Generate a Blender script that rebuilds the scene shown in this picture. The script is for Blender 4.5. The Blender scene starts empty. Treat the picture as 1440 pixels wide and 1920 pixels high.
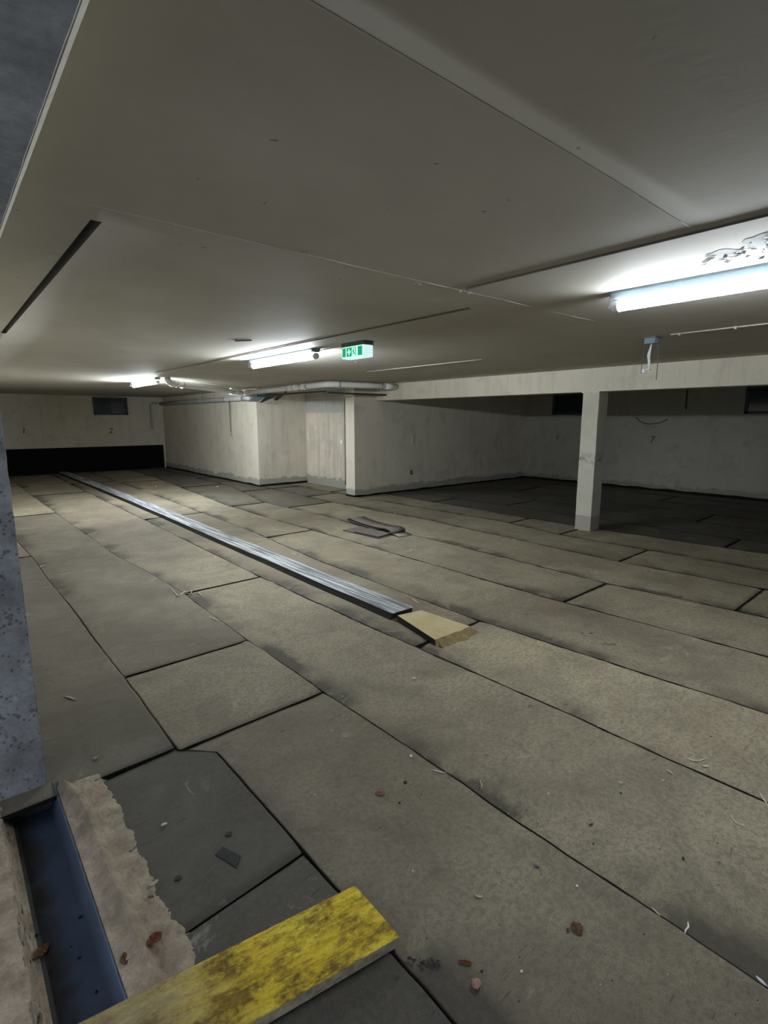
import bpy, bmesh, math, random
from mathutils import Vector, Matrix, noise
random.seed(7)
PI = math.pi
S = bpy.context.scene
COL = S.collection

# ------------------------------------------------------------------ camera, world, exposure
EYE = 1.6
cam_d = bpy.data.cameras.new('camera'); cam = bpy.data.objects.new('camera', cam_d); COL.objects.link(cam)
cam_d.sensor_fit = 'HORIZONTAL'; cam_d.sensor_width = 36.0; cam_d.lens = 36.0 * 990 / 1440
cam.location = (0, 0, EYE)
cam.rotation_euler = (math.radians(90 - 10.0), 0, math.radians(-40.1))
cam_d.clip_start = 0.02
S.camera = cam
w = bpy.data.worlds.new('world'); S.world = w; w.use_nodes = True
bg = w.node_tree.nodes['Background']; bg.inputs[0].default_value = (0.80, 0.88, 1.0, 1); bg.inputs[1].default_value = 0.85
S.view_settings.view_transform = 'Standard'; S.view_settings.look = 'None'
S.view_settings.gamma = 1.0; S.view_settings.use_curve_mapping = False
S.view_settings.exposure = 0.08
TUBE = 98.0          # emission strength of the fluorescent tubes

CEIL = 2.29
BACK = 18.15
RIGHT = 12.3

# ------------------------------------------------------------------ node helpers
class NT:
    def __init__(s, name):
        s.m = bpy.data.materials.new(name); s.m.use_nodes = True
        s.t = s.m.node_tree; s.b = s.t.nodes['Principled BSDF']
    def n(s, typ, **kw):
        nd = s.t.nodes.new(typ)
        for k, v in kw.items():
            if k.startswith('i_'):
                key = k[2:]
                nd.inputs[int(key) if key.isdigit() else key].default_value = v
            else: setattr(nd, k, v)
        return nd
    def l(s, a, b): s.t.links.new(a, b)
    def coord(s, scale=(1, 1, 1), rot=(0, 0, 0)):
        tc = s.n('ShaderNodeTexCoord'); mp = s.n('ShaderNodeMapping')
        mp.inputs['Scale'].default_value = scale; mp.inputs['Rotation'].default_value = rot
        s.l(tc.outputs['Object'], mp.inputs['Vector']); return mp.outputs[0]
    def noise(s, vec, scale, detail=6, rough=0.55, dist=0.0):
        nd = s.n('ShaderNodeTexNoise'); nd.inputs['Scale'].default_value = scale
        nd.inputs['Detail'].default_value = detail; nd.inputs['Roughness'].default_value = rough
        nd.inputs['Distortion'].default_value = dist
        s.l(vec, nd.inputs['Vector']); return nd.outputs['Fac']
    def ramp(s, fac, stops):
        r = s.n('ShaderNodeValToRGB'); e = r.color_ramp.elements
        e[0].position, e[0].color = stops[0][0], col4(stops[0][1])
        e[1].position, e[1].color = stops[-1][0], col4(stops[-1][1])
        for p, c in stops[1:-1]:
            x = e.new(p); x.color = col4(c)
        s.l(fac, r.inputs[0]); return r.outputs[0]
    def mix(s, fac, a, b, mode='MIX'):
        m = s.n('ShaderNodeMix', data_type='RGBA', blend_type=mode)
        for sock, v in ((m.inputs[0], fac), (m.inputs[6], a), (m.inputs[7], b)):
            if hasattr(v, 'node'): s.l(v, sock)
            else: sock.default_value = v if isinstance(v, (int, float)) else col4(v)
        return m.outputs[2]
    def math(s, op, a, b=0.0, clamp=False):
        m = s.n('ShaderNodeMath', operation=op, use_clamp=clamp)
        for i, v in enumerate((a, b)):
            if hasattr(v, 'node'): s.l(v, m.inputs[i])
            else: m.inputs[i].default_value = v
        return m.outputs[0]
    def out(s, col=None, rough=0.8, metal=0.0, bump=None, bs=0.3, bd=0.01, spec=0.3):
        if col is not None:
            if hasattr(col, 'node'): s.l(col, s.b.inputs['Base Color'])
            else: s.b.inputs['Base Color'].default_value = col4(col)
        if hasattr(rough, 'node'): s.l(rough, s.b.inputs['Roughness'])
        else: s.b.inputs['Roughness'].default_value = rough
        s.b.inputs['Metallic'].default_value = metal
        s.b.inputs['Specular IOR Level'].default_value = spec
        if bump is not None:
            bn = s.n('ShaderNodeBump'); bn.inputs['Strength'].default_value = bs; bn.inputs['Distance'].default_value = bd
            s.l(bump, bn.inputs['Height']); s.l(bn.outputs[0], s.b.inputs['Normal'])
        return s.m
def lin(c): return c / 12.92 if c <= 0.04045 else ((c + 0.055) / 1.055) ** 2.4
def rgb(r, g, b): return (lin(r / 255), lin(g / 255), lin(b / 255))
def col4(c):
    if isinstance(c, (int, float)): return (c, c, c, 1)
    return (c[0], c[1], c[2], 1)

def simple(name, c, rough=0.6, metal=0.0, var=0.12, scale=12, bs=0.1, spec=0.35):
    t = NT(name); v = t.coord(); f = t.noise(v, scale, 5)
    lo = tuple(x * (1 - var) for x in c); hi = tuple(min(1, x * (1 + var)) for x in c)
    return t.out(t.ramp(f, [(0.3, lo), (0.7, hi)]), rough, metal, f, bs, 0.002, spec)

def wall_mat(name, base, low, band_h, dirt=0.5, warm=(0.50, 0.42, 0.34)):
    """painted plaster: streaks, stains, a strip of bare grey plaster with a ragged edge at the foot"""
    t = NT(name); v = t.coord()
    big = t.noise(v, 0.9, 5, 0.6); mid = t.noise(v, 3.2, 7, 0.65, 0.4)
    streak = t.noise(t.coord((7, 7, 0.5)), 1.0, 6, 0.7)
    c = t.ramp(big, [(0.3, tuple(x * 0.86 for x in base)), (0.7, base)])
    c = t.mix(t.math('MULTIPLY', t.ramp(mid, [(0.52, 0), (0.72, 1)]), dirt * 0.55), c, tuple(x * 0.52 for x in base))
    c = t.mix(t.math('MULTIPLY', t.ramp(streak, [(0.5, 0), (0.75, 1)]), 0.45), c, tuple(x * 0.78 for x in warm))
    sp = t.noise(v, 45, 3, 0.6)
    c = t.mix(t.math('MULTIPLY', t.ramp(sp, [(0.66, 0), (0.72, 1)]), 0.4 * dirt), c, (0.12, 0.11, 0.10))
    sx = t.n('ShaderNodeSeparateXYZ'); t.l(v, sx.inputs[0])
    edge = t.math('ADD', sx.outputs[2], t.math('MULTIPLY', t.noise(v, 3.5, 8, 0.72), -0.34))
    m = t.ramp(t.math('ADD', edge, 0.5), [(0.5 + band_h - 0.185, 1), (0.5 + band_h - 0.150, 0)])
    c = t.mix(m, c, t.mix(t.noise(v, 9, 6), low, tuple(x * 1.5 for x in low)))
    h = t.math('ADD', t.math('MULTIPLY', mid, 0.6), t.math('MULTIPLY', m, -0.5))
    return t.out(c, 0.85, 0, h, 0.35, 0.01, 0.2)

M = {}
PAINT = (0.72, 0.67, 0.56)
M['wall'] = wall_mat('painted_plaster', PAINT, (0.29, 0.28, 0.245), 0.17, 0.8)
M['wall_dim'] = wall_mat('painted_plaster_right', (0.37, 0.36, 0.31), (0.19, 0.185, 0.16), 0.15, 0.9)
def ceiling_mat():
    t = NT('ceiling_paint'); v = t.coord()
    a = t.noise(v, 0.6, 5, 0.6, 0.5); b = t.noise(v, 2.4, 6, 0.6)
    c = t.ramp(a, [(0.3, (0.42, 0.39, 0.335)), (0.7, (0.54, 0.51, 0.44))])
    c = t.mix(t.math('MULTIPLY', t.ramp(b, [(0.45, 0), (0.8, 1)]), 0.3), c, (0.35, 0.33, 0.285))
    d = t.noise(v, 5.5, 3, 0.4)
    c = t.mix(t.math('MULTIPLY', t.ramp(d, [(0.71, 0), (0.77, 1)]), 0.35), c, (0.60, 0.56, 0.48))
    e = t.noise(v, 22, 2, 0.4)
    c = t.mix(t.math('MULTIPLY', t.ramp(e, [(0.76, 0), (0.79, 1)]), 0.6), c, (0.12, 0.11, 0.09))
    return t.out(c, 0.75, 0, t.noise(v, 30, 6), 0.12, 0.004, 0.25)
M['ceiling'] = ceiling_mat()

def sheet_mat():
    """laid bitumen sheets, dusty; 'tint' says which sheet is pale and which is new and dark"""
    t = NT('roofing_sheet'); v = t.coord()
    at = t.n('ShaderNodeAttribute', attribute_name='tint')
    sp = t.n('ShaderNodeSeparateColor'); t.l(at.outputs['Color'], sp.inputs[0])
    big = t.noise(v, 0.75, 5, 0.6, 0.5); mid = t.noise(v, 3.0, 9, 0.68, 0.8); fine = t.noise(v, 48, 8, 0.75); gr = t.noise(v, 260, 3, 0.7)
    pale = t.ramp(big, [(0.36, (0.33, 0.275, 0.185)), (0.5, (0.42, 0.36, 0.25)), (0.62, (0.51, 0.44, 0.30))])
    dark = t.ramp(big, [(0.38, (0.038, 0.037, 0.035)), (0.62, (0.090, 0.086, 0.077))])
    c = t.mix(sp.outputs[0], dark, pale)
    c = t.mix(t.math('MULTIPLY', t.ramp(mid, [(0.46, 0), (0.66, 1)]), 0.50), c, t.mix(sp.outputs[0], (0.035, 0.035, 0.033), (0.19, 0.16, 0.12)))
    c = t.mix(t.math('MULTIPLY', t.ramp(mid, [(0.30, 1), (0.44, 0)]), 0.35), c, t.mix(sp.outputs[0], (0.13, 0.13, 0.12), (0.52, 0.46, 0.34)))
    # dirt and painted shade along the low sheet edges ('joint'), broken up by noise
    g = t.math('MULTIPLY', sp.outputs[1], t.ramp(t.noise(v, 2.4, 6, 0.65, 0.3), [(0.40, 0.12), (0.56, 1)]))
    c = t.mix(t.math('MINIMUM', t.math('MULTIPLY', g, 2.3), 0.88), c, (0.055, 0.048, 0.039))
    c = t.mix(t.math('MULTIPLY', t.ramp(fine, [(0.42, 1), (0.54, 0)]), 0.50), c, (0.125, 0.105, 0.08))
    c = t.mix(t.math('MULTIPLY', t.ramp(gr, [(0.42, 1), (0.53, 0)]), 0.50), c, (0.10, 0.09, 0.075))
    pl = t.noise(v, 2.3, 8, 0.75, 1.2)                      # pale mortar smudges
    c = t.mix(t.math('MULTIPLY', t.ramp(pl, [(0.61, 0), (0.69, 1)]), 0.40), c, (0.50, 0.46, 0.39))
    sc = t.noise(t.coord((5, 42, 5), (0, 0, 0.5)), 1.0, 4, 0.6, 1.5)     # scratches
    c = t.mix(t.math('MULTIPLY', t.ramp(sc, [(0.66, 0), (0.69, 1)]), 0.45), c, (0.03, 0.028, 0.025))
    sk = t.noise(v, 17, 5, 0.7)
    c = t.mix(t.math('MULTIPLY', t.ramp(sk, [(0.68, 0), (0.72, 1)]), 0.8), c, (0.035, 0.03, 0.025))
    h = t.math('ADD', t.math('MULTIPLY', mid, 1.0), t.math('MULTIPLY', fine, 0.35))
    return t.out(c, 0.78, 0, h, 0.45, 0.008, 0.25)
M['sheet'] = sheet_mat()
M['bitumen'] = simple('black_bitumen', (0.010, 0.0095, 0.009), 0.85, 0, 0.3, 20, 0.3, 0.1)
M['bitumen_matt'] = simple('black_membrane_upstand', (0.004, 0.0045, 0.0045), 0.75, 0, 0.3, 6, 0.1, 0.1)

def concrete(name, c, pits=True, scale=1.0, bs=0.6):
    t = NT(name); v = t.coord()
    a = t.noise(v, 5 * scale, 8, 0.65); b = t.noise(v, 55 * scale, 5, 0.7)
    col = t.ramp(a, [(0.36, tuple(x * 0.66 for x in c)), (0.62, tuple(x * 1.25 for x in c))])
    col = t.mix(t.math('MULTIPLY', t.ramp(b, [(0.35, 1), (0.55, 0)]), 0.35), col, tuple(x * 0.45 for x in c))
    h = t.math('MULTIPLY', b, 0.5)
    if pits:
        vo = t.n('ShaderNodeTexVoronoi'); vo.inputs['Scale'].default_value = 46 * scale; vo.inputs['Randomness'].default_value = 1.0
        t.l(v, vo.inputs['Vector'])
        siz = t.math('MULTIPLY', t.ramp(t.noise(v, 9 * scale, 6, 0.8), [(0.36, 0), (0.66, 1)]), 0.62)
        pit = t.ramp(t.math('SUBTRACT', vo.outputs['Distance'], t.math('SUBTRACT', siz, 0.1)), [(0.0, 1), (0.06, 0)])
        col = t.mix(t.math('MULTIPLY', pit, 0.6), col, tuple(x * 0.22 for x in c))
        lt = t.noise(v, 26 * scale, 3, 0.5)
        col = t.mix(t.math('MULTIPLY', t.ramp(lt, [(0.70, 0), (0.76, 1)]), 0.5), col, tuple(min(1, x * 2.0) for x in c))
        h = t.math('SUBTRACT', h, t.math('MULTIPLY', pit, 0.9))
    return t.out(col, 0.85, 0, h, bs, 0.006, 0.2)
M['raw_concrete'] = concrete('raw_concrete', (0.27, 0.285, 0.31))
M['soffit'] = concrete('soffit_concrete', (0.40, 0.43, 0.47), False, 1.0, 0.15)
M['mortar'] = concrete('mortar', (0.39, 0.315, 0.235), False, 2.0, 1.0)
M['slab'] = concrete('slab_concrete', (0.22, 0.21, 0.19), False, 1.0, 0.4)
M['edge_paint'] = simple('cream_edge_paint', (0.72, 0.68, 0.58), 0.8, 0, 0.1, 40, 0.4)
def XX(t, v):
    sx = t.n('ShaderNodeSeparateXYZ'); t.l(v, sx.inputs[0]); return sx.outputs[0]
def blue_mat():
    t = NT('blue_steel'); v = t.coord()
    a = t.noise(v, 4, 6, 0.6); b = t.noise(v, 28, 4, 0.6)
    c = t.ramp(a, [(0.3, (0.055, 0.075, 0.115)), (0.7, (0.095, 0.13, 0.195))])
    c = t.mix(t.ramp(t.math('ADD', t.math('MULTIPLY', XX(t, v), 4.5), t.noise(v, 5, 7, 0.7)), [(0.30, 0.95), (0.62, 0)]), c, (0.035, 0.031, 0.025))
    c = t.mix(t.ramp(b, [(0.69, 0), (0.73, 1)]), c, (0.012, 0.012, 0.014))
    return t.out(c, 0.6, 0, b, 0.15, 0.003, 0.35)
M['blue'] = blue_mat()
def rail_mat():
    t = NT('streaked_galvanised_sheet')
    v = t.coord((38, 1.1, 38)); a = t.noise(v, 1.0, 6, 0.65, 0.1); v2 = t.coord((110, 1.8, 110)); b = t.noise(v2, 1.0, 4, 0.6)
    c = t.ramp(a, [(0.40, (0.09, 0.095, 0.105)), (0.49, (0.36, 0.38, 0.41)), (0.58, (0.92, 0.95, 1.0))])
    c = t.mix(t.math('MULTIPLY', t.ramp(b, [(0.5, 0), (0.62, 1)]), 0.7), c, (0.16, 0.16, 0.165))
    d = t.noise(t.coord((1, 1, 1)), 0.9, 4, 0.6)
    r = t.ramp(a, [(0.35, 0.6), (0.65, 0.30)])
    return t.out(c, r, 0.40, b, 0.2, 0.002, 0.5)
M['rail'] = rail_mat()
M['rail_side'] = simple('dark_tarred_side', (0.016, 0.015, 0.013), 0.7, 0, 0.3, 14, 0.2)
def tan_mat():
    t = NT('tan_insulation_board'); v = t.coord()
    a = t.noise(v, 6, 6, 0.6); b = t.noise(v, 80, 4, 0.7)
    c = t.ramp(a, [(0.3, (0.50, 0.41, 0.22)), (0.7, (0.60, 0.51, 0.30))])
    c = t.mix(t.math('MULTIPLY', t.ramp(t.noise(v, 16, 3), [(0.66, 0), (0.74, 1)]), 0.4), c, (0.30, 0.20, 0.10))
    return t.out(c, 0.85, 0, b, 0.2, 0.002, 0.2)
M['tan'] = tan_mat()
M['tan_edge'] = concrete('broken_foam_edge', (0.33, 0.25, 0.13), False, 3.0, 0.9)
def plank_mat():
    t = NT('worn_yellow_paint'); v = t.coord((5, 42, 42)); o = t.coord()
    grain = t.noise(v, 1.0, 9, 0.75, 0.3); big = t.noise(t.coord((1, 1.5, 1)), 7.0, 8, 0.72, 0.0); mid = t.noise(t.coord((1, 2.6, 1)), 13, 10, 0.8, 0.0)
    fine = t.noise(o, 90, 5, 0.7)
    c = t.ramp(grain, [(0.36, (0.40, 0.26, 0.02)), (0.48, (0.66, 0.48, 0.025)), (0.62, (0.80, 0.64, 0.07))])
    c = t.mix(t.math('MULTIPLY', t.ramp(big, [(0.45, 0), (0.57, 1)]), 0.88), c, t.ramp(mid, [(0.40, (0.22, 0.12, 0.02)), (0.60, (0.04, 0.022, 0.009))]))
    c = t.mix(t.math('MULTIPLY', t.ramp(mid, [(0.56, 0), (0.68, 1)]), 0.75), c, (0.085, 0.05, 0.02))
    c = t.mix(t.math('MULTIPLY', t.ramp(t.noise(v, 2.6, 6, 0.75), [(0.56, 0), (0.64, 1)]), 0.65), c, (0.13, 0.075, 0.018))
    c = t.mix(t.math('MULTIPLY', t.ramp(fine, [(0.36, 1), (0.5, 0)]), 0.35), c, (0.22, 0.15, 0.04))
    sx = t.n('ShaderNodeSeparateXYZ'); t.l(o, sx.inputs[0])         # left end is rubbed and dusted with mortar
    u = t.math('ADD', sx.outputs[0], t.math('MULTIPLY', t.math('SUBTRACT', big, 0.5), 0.9))
    dust = t.ramp(u, [(0.22, 1), (0.50, 0)])
    c = t.mix(t.math('MULTIPLY', dust, 0.8), c, t.ramp(mid, [(0.38, (0.36, 0.31, 0.21)), (0.6, (0.20, 0.16, 0.09))]))
    return t.out(c, 0.75, 0, grain, 0.35, 0.003, 0.25)
M['plank'] = plank_mat()
M['plank_edge'] = simple('raw_board_edge', (0.40, 0.37, 0.28), 0.85, 0, 0.35, 30, 0.4)
M['pvc'] = simple('grey_pvc_pipe', (0.82, 0.83, 0.83), 0.45, 0, 0.05, 6, 0.03)
M['pvc_dark'] = simple('dusty_pipe', (0.45, 0.46, 0.46), 0.6, 0, 0.1, 6, 0.05)
M['steel_dark'] = simple('dark_grey_sheet_metal', (0.07, 0.085, 0.10), 0.5, 0.5, 0.15, 8, 0.05)
M['clamp'] = simple('zinc_clamp', (0.55, 0.56, 0.57), 0.4, 0.7, 0.1, 20, 0.05)
M['housing'] = simple('lamp_housing_plastic', (0.20, 0.26, 0.31), 0.6, 0, 0.05, 10, 0.02)
M['conduit_dark'] = simple('dark_conduit', (0.13, 0.12, 0.11), 0.7, 0, 0.15, 20, 0.1)
M['conduit_light'] = simple('light_conduit', (0.58, 0.56, 0.50), 0.6, 0, 0.08, 20, 0.05)
M['wire_white'] = simple('white_wire', (0.85, 0.86, 0.87), 0.5, 0, 0.04, 20, 0.02)
M['wire_dark'] = simple('dark_wire', (0.05, 0.05, 0.055), 0.6, 0, 0.1, 20, 0.02)
M['glass_dark'] = simple('night_window_glass', (0.012, 0.020, 0.030), 0.12, 0, 0.1, 2, 0.0, 0.5)
M['frame_dark'] = simple('dark_window_frame', (0.055, 0.065, 0.075), 0.5, 0, 0.1, 10, 0.05)
M['door'] = wall_mat('painted_door', (0.56, 0.51, 0.44), (0.38, 0.36, 0.31), 0.10, 0.7)
M['door_brown'] = simple('brown_door_frame', (0.20, 0.165, 0.125), 0.7, 0, 0.15, 8, 0.1)
M['crease_shade'] = simple('painted_crease_shade', (0.27, 0.25, 0.22), 0.9, 0, 0.2, 8, 0.1)
M['pencil'] = simple('marker_numeral', (0.045, 0.045, 0.05), 0.8, 0, 0.1, 20, 0.0)
M['felt'] = simple('dusty_brown_membrane', (0.15, 0.125, 0.11), 0.8, 0, 0.2, 25, 0.2)
M['felt_light'] = simple('dusty_grey_membrane', (0.24, 0.225, 0.19), 0.8, 0, 0.2, 25, 0.2)
M['felt_edge'] = simple('black_membrane_edge', (0.014, 0.012, 0.012), 0.6, 0, 0.2, 25, 0.1)
M['leaf'] = simple('dry_leaf', (0.20, 0.10, 0.05), 0.7, 0, 0.4, 60, 0.3)
M['leaf_red'] = simple('rust_red_leaf', (0.22, 0.075, 0.035), 0.7, 0, 0.4, 60, 0.3)
M['leaf_pale'] = simple('pale_leaf', (0.48, 0.43, 0.32), 0.7, 0, 0.2, 60, 0.3)
M['chip_white'] = simple('white_plaster_chip', (0.70, 0.68, 0.62), 0.8, 0, 0.15, 60, 0.3)
M['chip_grey'] = simple('grey_chip', (0.25, 0.26, 0.25), 0.8, 0, 0.2, 60, 0.3)
M['chip_pink'] = simple('brick_chip', (0.36, 0.21, 0.17), 0.85, 0, 0.25, 80, 0.4)
M['chip_black'] = simple('black_crumb', (0.02, 0.02, 0.02), 0.7, 0, 0.3, 60, 0.3)
M['fibre'] = simple('pale_fibre', (0.66, 0.62, 0.52), 0.8, 0, 0.1, 60, 0.1)
M['flake'] = simple('peeled_white_paint', (0.66, 0.68, 0.68), 0.7, 0, 0.1, 40, 0.2)
M['flake_under'] = simple('bare_ceiling_patch', (0.26, 0.27, 0.27), 0.8, 0, 0.3, 12, 0.3)
def emit(name, c, s):
    t = NT(name); t.b.inputs['Base Color'].default_value = col4(c)
    t.b.inputs['Emission Color'].default_value = col4(c); t.b.inputs['Emission Strength'].default_value = s
    t.b.inputs['Roughness'].default_value = 0.4
    return t.m
M['tube'] = emit('lit_fluorescent_cover', (0.87, 0.95, 1.0), TUBE)
M['sign_green'] = emit('backlit_sign_green', (0.0, 0.26, 0.125), 1.1)
M['sign_white'] = emit('backlit_sign_white', (0.52, 0.95, 0.80), 1.0)
M['sign_side'] = emit('backlit_sign_side', (0.62, 0.90, 0.88), 0.85)

# ------------------------------------------------------------------ mesh helpers
def link(name, me, mats, parent=None):
    o = bpy.data.objects.new(name, me); COL.objects.link(o)
    if not isinstance(mats, (list, tuple)): mats = [mats]
    for m in mats: me.materials.append(m)
    if parent: o.parent = parent
    return o
def obj(name, bm, mats, parent=None, smooth=False):
    bmesh.ops.recalc_face_normals(bm, faces=bm.faces)
    me = bpy.data.meshes.new(name); bm.to_mesh(me); bm.free()
    if smooth:
        for p in me.polygons: p.use_smooth = True
    return link(name, me, mats, parent)
def thing(name, label, cat, loc=(0, 0, 0), group=None):
    o = bpy.data.objects.new(name, None); COL.objects.link(o); o.location = loc; o.empty_display_size = 0.1
    o['label'] = label; o['category'] = cat
    if group: o['group'] = group
    return o
def tag(o, label, cat, group=None):
    o['label'] = label; o['category'] = cat
    if group: o['group'] = group
    return o
def struct(o, label=None):
    o['kind'] = 'structure'
    if label: o['label'] = label
    return o
def box(bm, x0, x1, y0, y1, z0, z1, mi=0, bevel=0.0):
    vs = [bm.verts.new((x, y, z)) for z in (z0, z1) for y in (y0, y1) for x in (x0, x1)]
    fs = [bm.faces.new([vs[i] for i in q]) for q in ((0, 2, 3, 1), (4, 5, 7, 6), (0, 1, 5, 4), (2, 6, 7, 3), (0, 4, 6, 2), (1, 3, 7, 5))]
    for f in fs: f.material_index = mi
    if bevel:
        es = list({e for f in fs for e in f.edges})
        bmesh.ops.bevel(bm, geom=es, offset=bevel, segments=2, affect='EDGES', profile=0.5)
    return fs
def boxo(name, b, mat, parent=None, bevel=0.0):
    bm = bmesh.new(); box(bm, *b, bevel=bevel); return obj(name, bm, mat, parent)
def tube(bm, pts, r, seg=10, mi=0, caps=True):
    pts = [Vector(p) for p in pts]; rings = []
    for i, p in enumerate(pts):
        d = (pts[min(i + 1, len(pts) - 1)] - pts[max(i - 1, 0)]).normalized()
        up = Vector((0, 0, 1)) if abs(d.z) < 0.95 else Vector((1, 0, 0))
        a = d.cross(up).normalized(); b = d.cross(a).normalized()
        rr = r[i] if isinstance(r, (list, tuple)) else r
        rings.append([bm.verts.new(p + a * rr * math.cos(2 * PI * k / seg) + b * rr * math.sin(2 * PI * k / seg)) for k in range(seg)])
    for A, B in zip(rings, rings[1:]):
        for k in range(seg):
            f = bm.faces.new((A[k], A[(k + 1) % seg], B[(k + 1) % seg], B[k])); f.material_index = mi; f.smooth = True
    if caps:
        for R in (rings[0], rings[-1]):
            f = bm.faces.new(R); f.material_index = mi
def tubeo(name, pts, r, mat, parent=None, seg=10):
    bm = bmesh.new(); tube(bm, pts, r, seg)
    return obj(name, bm, mat, parent)
def arc(c, a, b, n=6):
    """quadratic corner from a over c to b"""
    a, b, c = Vector(a), Vector(b), Vector(c)
    return [(1 - t) ** 2 * a + 2 * t * (1 - t) * c + t * t * b for t in [i / n for i in range(n + 1)]]

# ------------------------------------------------------------------ SETTING: floor of laid sheets
def FN(x, y, z=0.0): return noise.fractal(Vector((x, y, z)), 0.55, 2.2, 6)
def N(x, y, z=0.0): return noise.noise(Vector((x, y, z)))
SEAM = {   # seam x-positions as polylines over y
 0: [(-6, -0.22), (30, -0.22)],
 1: [(-6, 0.90), (2.30, 0.875), (2.44, 0.735), (7, 0.71), (13, 0.60), (30, 0.50)],
 2: [(-6, 1.64), (0.2, 1.635), (3.4, 1.575), (4.8, 1.60), (7, 1.48), (13, 1.42), (30, 1.42)],
 3: [(-6, 2.53), (0.5, 2.505), (1.2, 2.49), (2.7, 2.43), (4.9, 2.385), (9, 2.42), (30, 2.45)],
 4: [(-6, 3.40), (0.7, 3.33), (2.67, 3.16), (5, 3.19), (6.7, 3.32), (12, 3.45), (30, 3.5)],
 5: [(-6, 4.22), (0.9, 4.158), (2.4, 4.073), (9.2, 4.02), (12, 4.25), (15.3, 4.54), (30, 4.8)],
 6: [(-6, 5.10), (1.1, 5.016), (2.4, 4.89), (5, 4.945), (9.2, 4.72), (10.5, 5.0), (12, 5.3), (30, 5.6)],
 7: [(-6, 5.95), (1.3, 5.872), (2.76, 5.761), (5.9, 5.89), (8.3, 5.746), (30, 6.4)],
 8: [(-6, 6.72), (1.5, 6.612), (3.9, 6.52), (5, 6.70), (8.3, 6.55), (30, 6.6)],
 9: [(-6, 7.62), (1.7, 7.466), (3.9, 7.28), (5, 7.25), (8.3, 7.27), (30, 7.35)],
 10: [(-6, 8.3), (8, 7.95), (30, 7.9)], 11: [(-6, 9.1), (30, 8.8)], 12: [(-6, 9.95), (30, 9.7)],
 13: [(-6, 10.8), (30, 10.6)], 14: [(-6, 11.65), (30, 11.5)], 15: [(-6, 12.6), (30, 12.6)]}
def seam(i, y):
    P = SEAM[i]
    for (y0, x0), (y1, x1) in zip(P, P[1:]):
        if y <= y1:
            t = (y - y0) / (y1 - y0); return x0 + (x1 - x0) * t + 0.014 * N(y * 0.9, i * 7.3) + 0.006 * N(y * 4, i * 3.1) + 0.003 * N(y * 11, i * 3.1)
    return P[-1][1]
CROSS = {0: [-4, 2.453, 7.3, 13], 1: [-4, 2.44, 3.415, 10.5, 15.5], 2: [-4, -1.2, 4.80, 13.2], 3: [-4, 0.15, 2.57, 8.9, 15],
 4: [-4, -0.4, 6.437, 14.5], 5: [-4, 2.405, 9.21, 12.6], 6: [-4, 1.35, 8.42, 11.0, 14.3], 7: [-4, 2.74, 9.4, 11], 8: [-4, 0.2, 3.97, 4.93, 9.7],
 9: [-4, 2.2, 7.2], 10: [-4, 1.1, 6.0], 11: [-4, 3.1], 12: [-4, 0.3, 7.1], 13: [-4, 4.4], 14: [-4, 2.0]}
bm = bmesh.new(); lay = bm.loops.layers.float_color.new('tint')
def sheet(fx0, fx1, y0, y1, tint, seed, gap, curl, slant=0.0, hz=0.0):
    """one laid sheet: wavy top, turned-down edges of black bitumen"""
    us = [0, 0.012, 0.04, 0.08, 0.14, 0.22, 0.34, 0.5, 0.66, 0.78, 0.88, 0.95, 0.988, 1]
    near = y0 < 9
    st = 0.05 if near else 0.16
    n = max(3, int((y1 - y0) / st)); rows = []
    for j in range(n + 1):
        y = y0 + (y1 - y0) * j / n; row = []
        xa, xb = fx0(y) + gap, fx1(y) - gap * 0.2
        for u in us:
            x = xa + (xb - xa) * u; d = (x - xa)
            # low edge on the side of the lower seam, fluted along its length
            fl = max(0.08, 0.45 + N(y * 1.25, seed * 5.1) * 1.7 + N(y * 3.1, seed) * 0.5)
            z = 0.004 + hz - curl * fl * math.exp(-(d / 0.075) ** 2)
            z += 0.004 * N(x * 2.0, y * 1.4, seed) + 0.0018 * N(x * 7, y * 6, seed)
            dd = min(y - y0, y1 - y); z -= 0.006 * math.exp(-(dd / 0.05) ** 2)
            if u > 0.9: z += 0.0035 * (u - 0.9) * 10
            yy = y + slant * (u - 0.5) * (math.exp(-(y1 - y) / 0.4) + math.exp(-(y - y0) / 0.4))
            joint = min(1, fl) * math.exp(-(d / (0.115 + 0.06 * N(y * 0.8, seed * 2.2))) ** 2) * (1 if curl > 0.006 else 0.6)
            row.append((bm.verts.new((x, yy, z)), joint))
        rows.append(row)
    for A, B in zip(rows, rows[1:]):
        for k in range(len(us) - 1):
            q = (A[k], A[k + 1], B[k + 1], B[k]); f = bm.faces.new([v[0] for v in q]); f.smooth = True
            for lp, v in zip(f.loops, q): lp[lay] = (tint, v[1], 0, 1)
    loop = [r[0][0] for r in rows] + [v[0] for v in rows[-1]][1:] + [r[-1][0] for r in rows[::-1]][1:] + [v[0] for v in rows[0]][::-1][1:-1]
    low = [bm.verts.new((v.co.x, v.co.y, -0.016)) for v in loop]
    for i in range(len(loop)):
        j = (i + 1) % len(loop)
        f = bm.faces.new((loop[i], loop[j], low[j], low[i])); f.material_index = 1
cnt = 0
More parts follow.
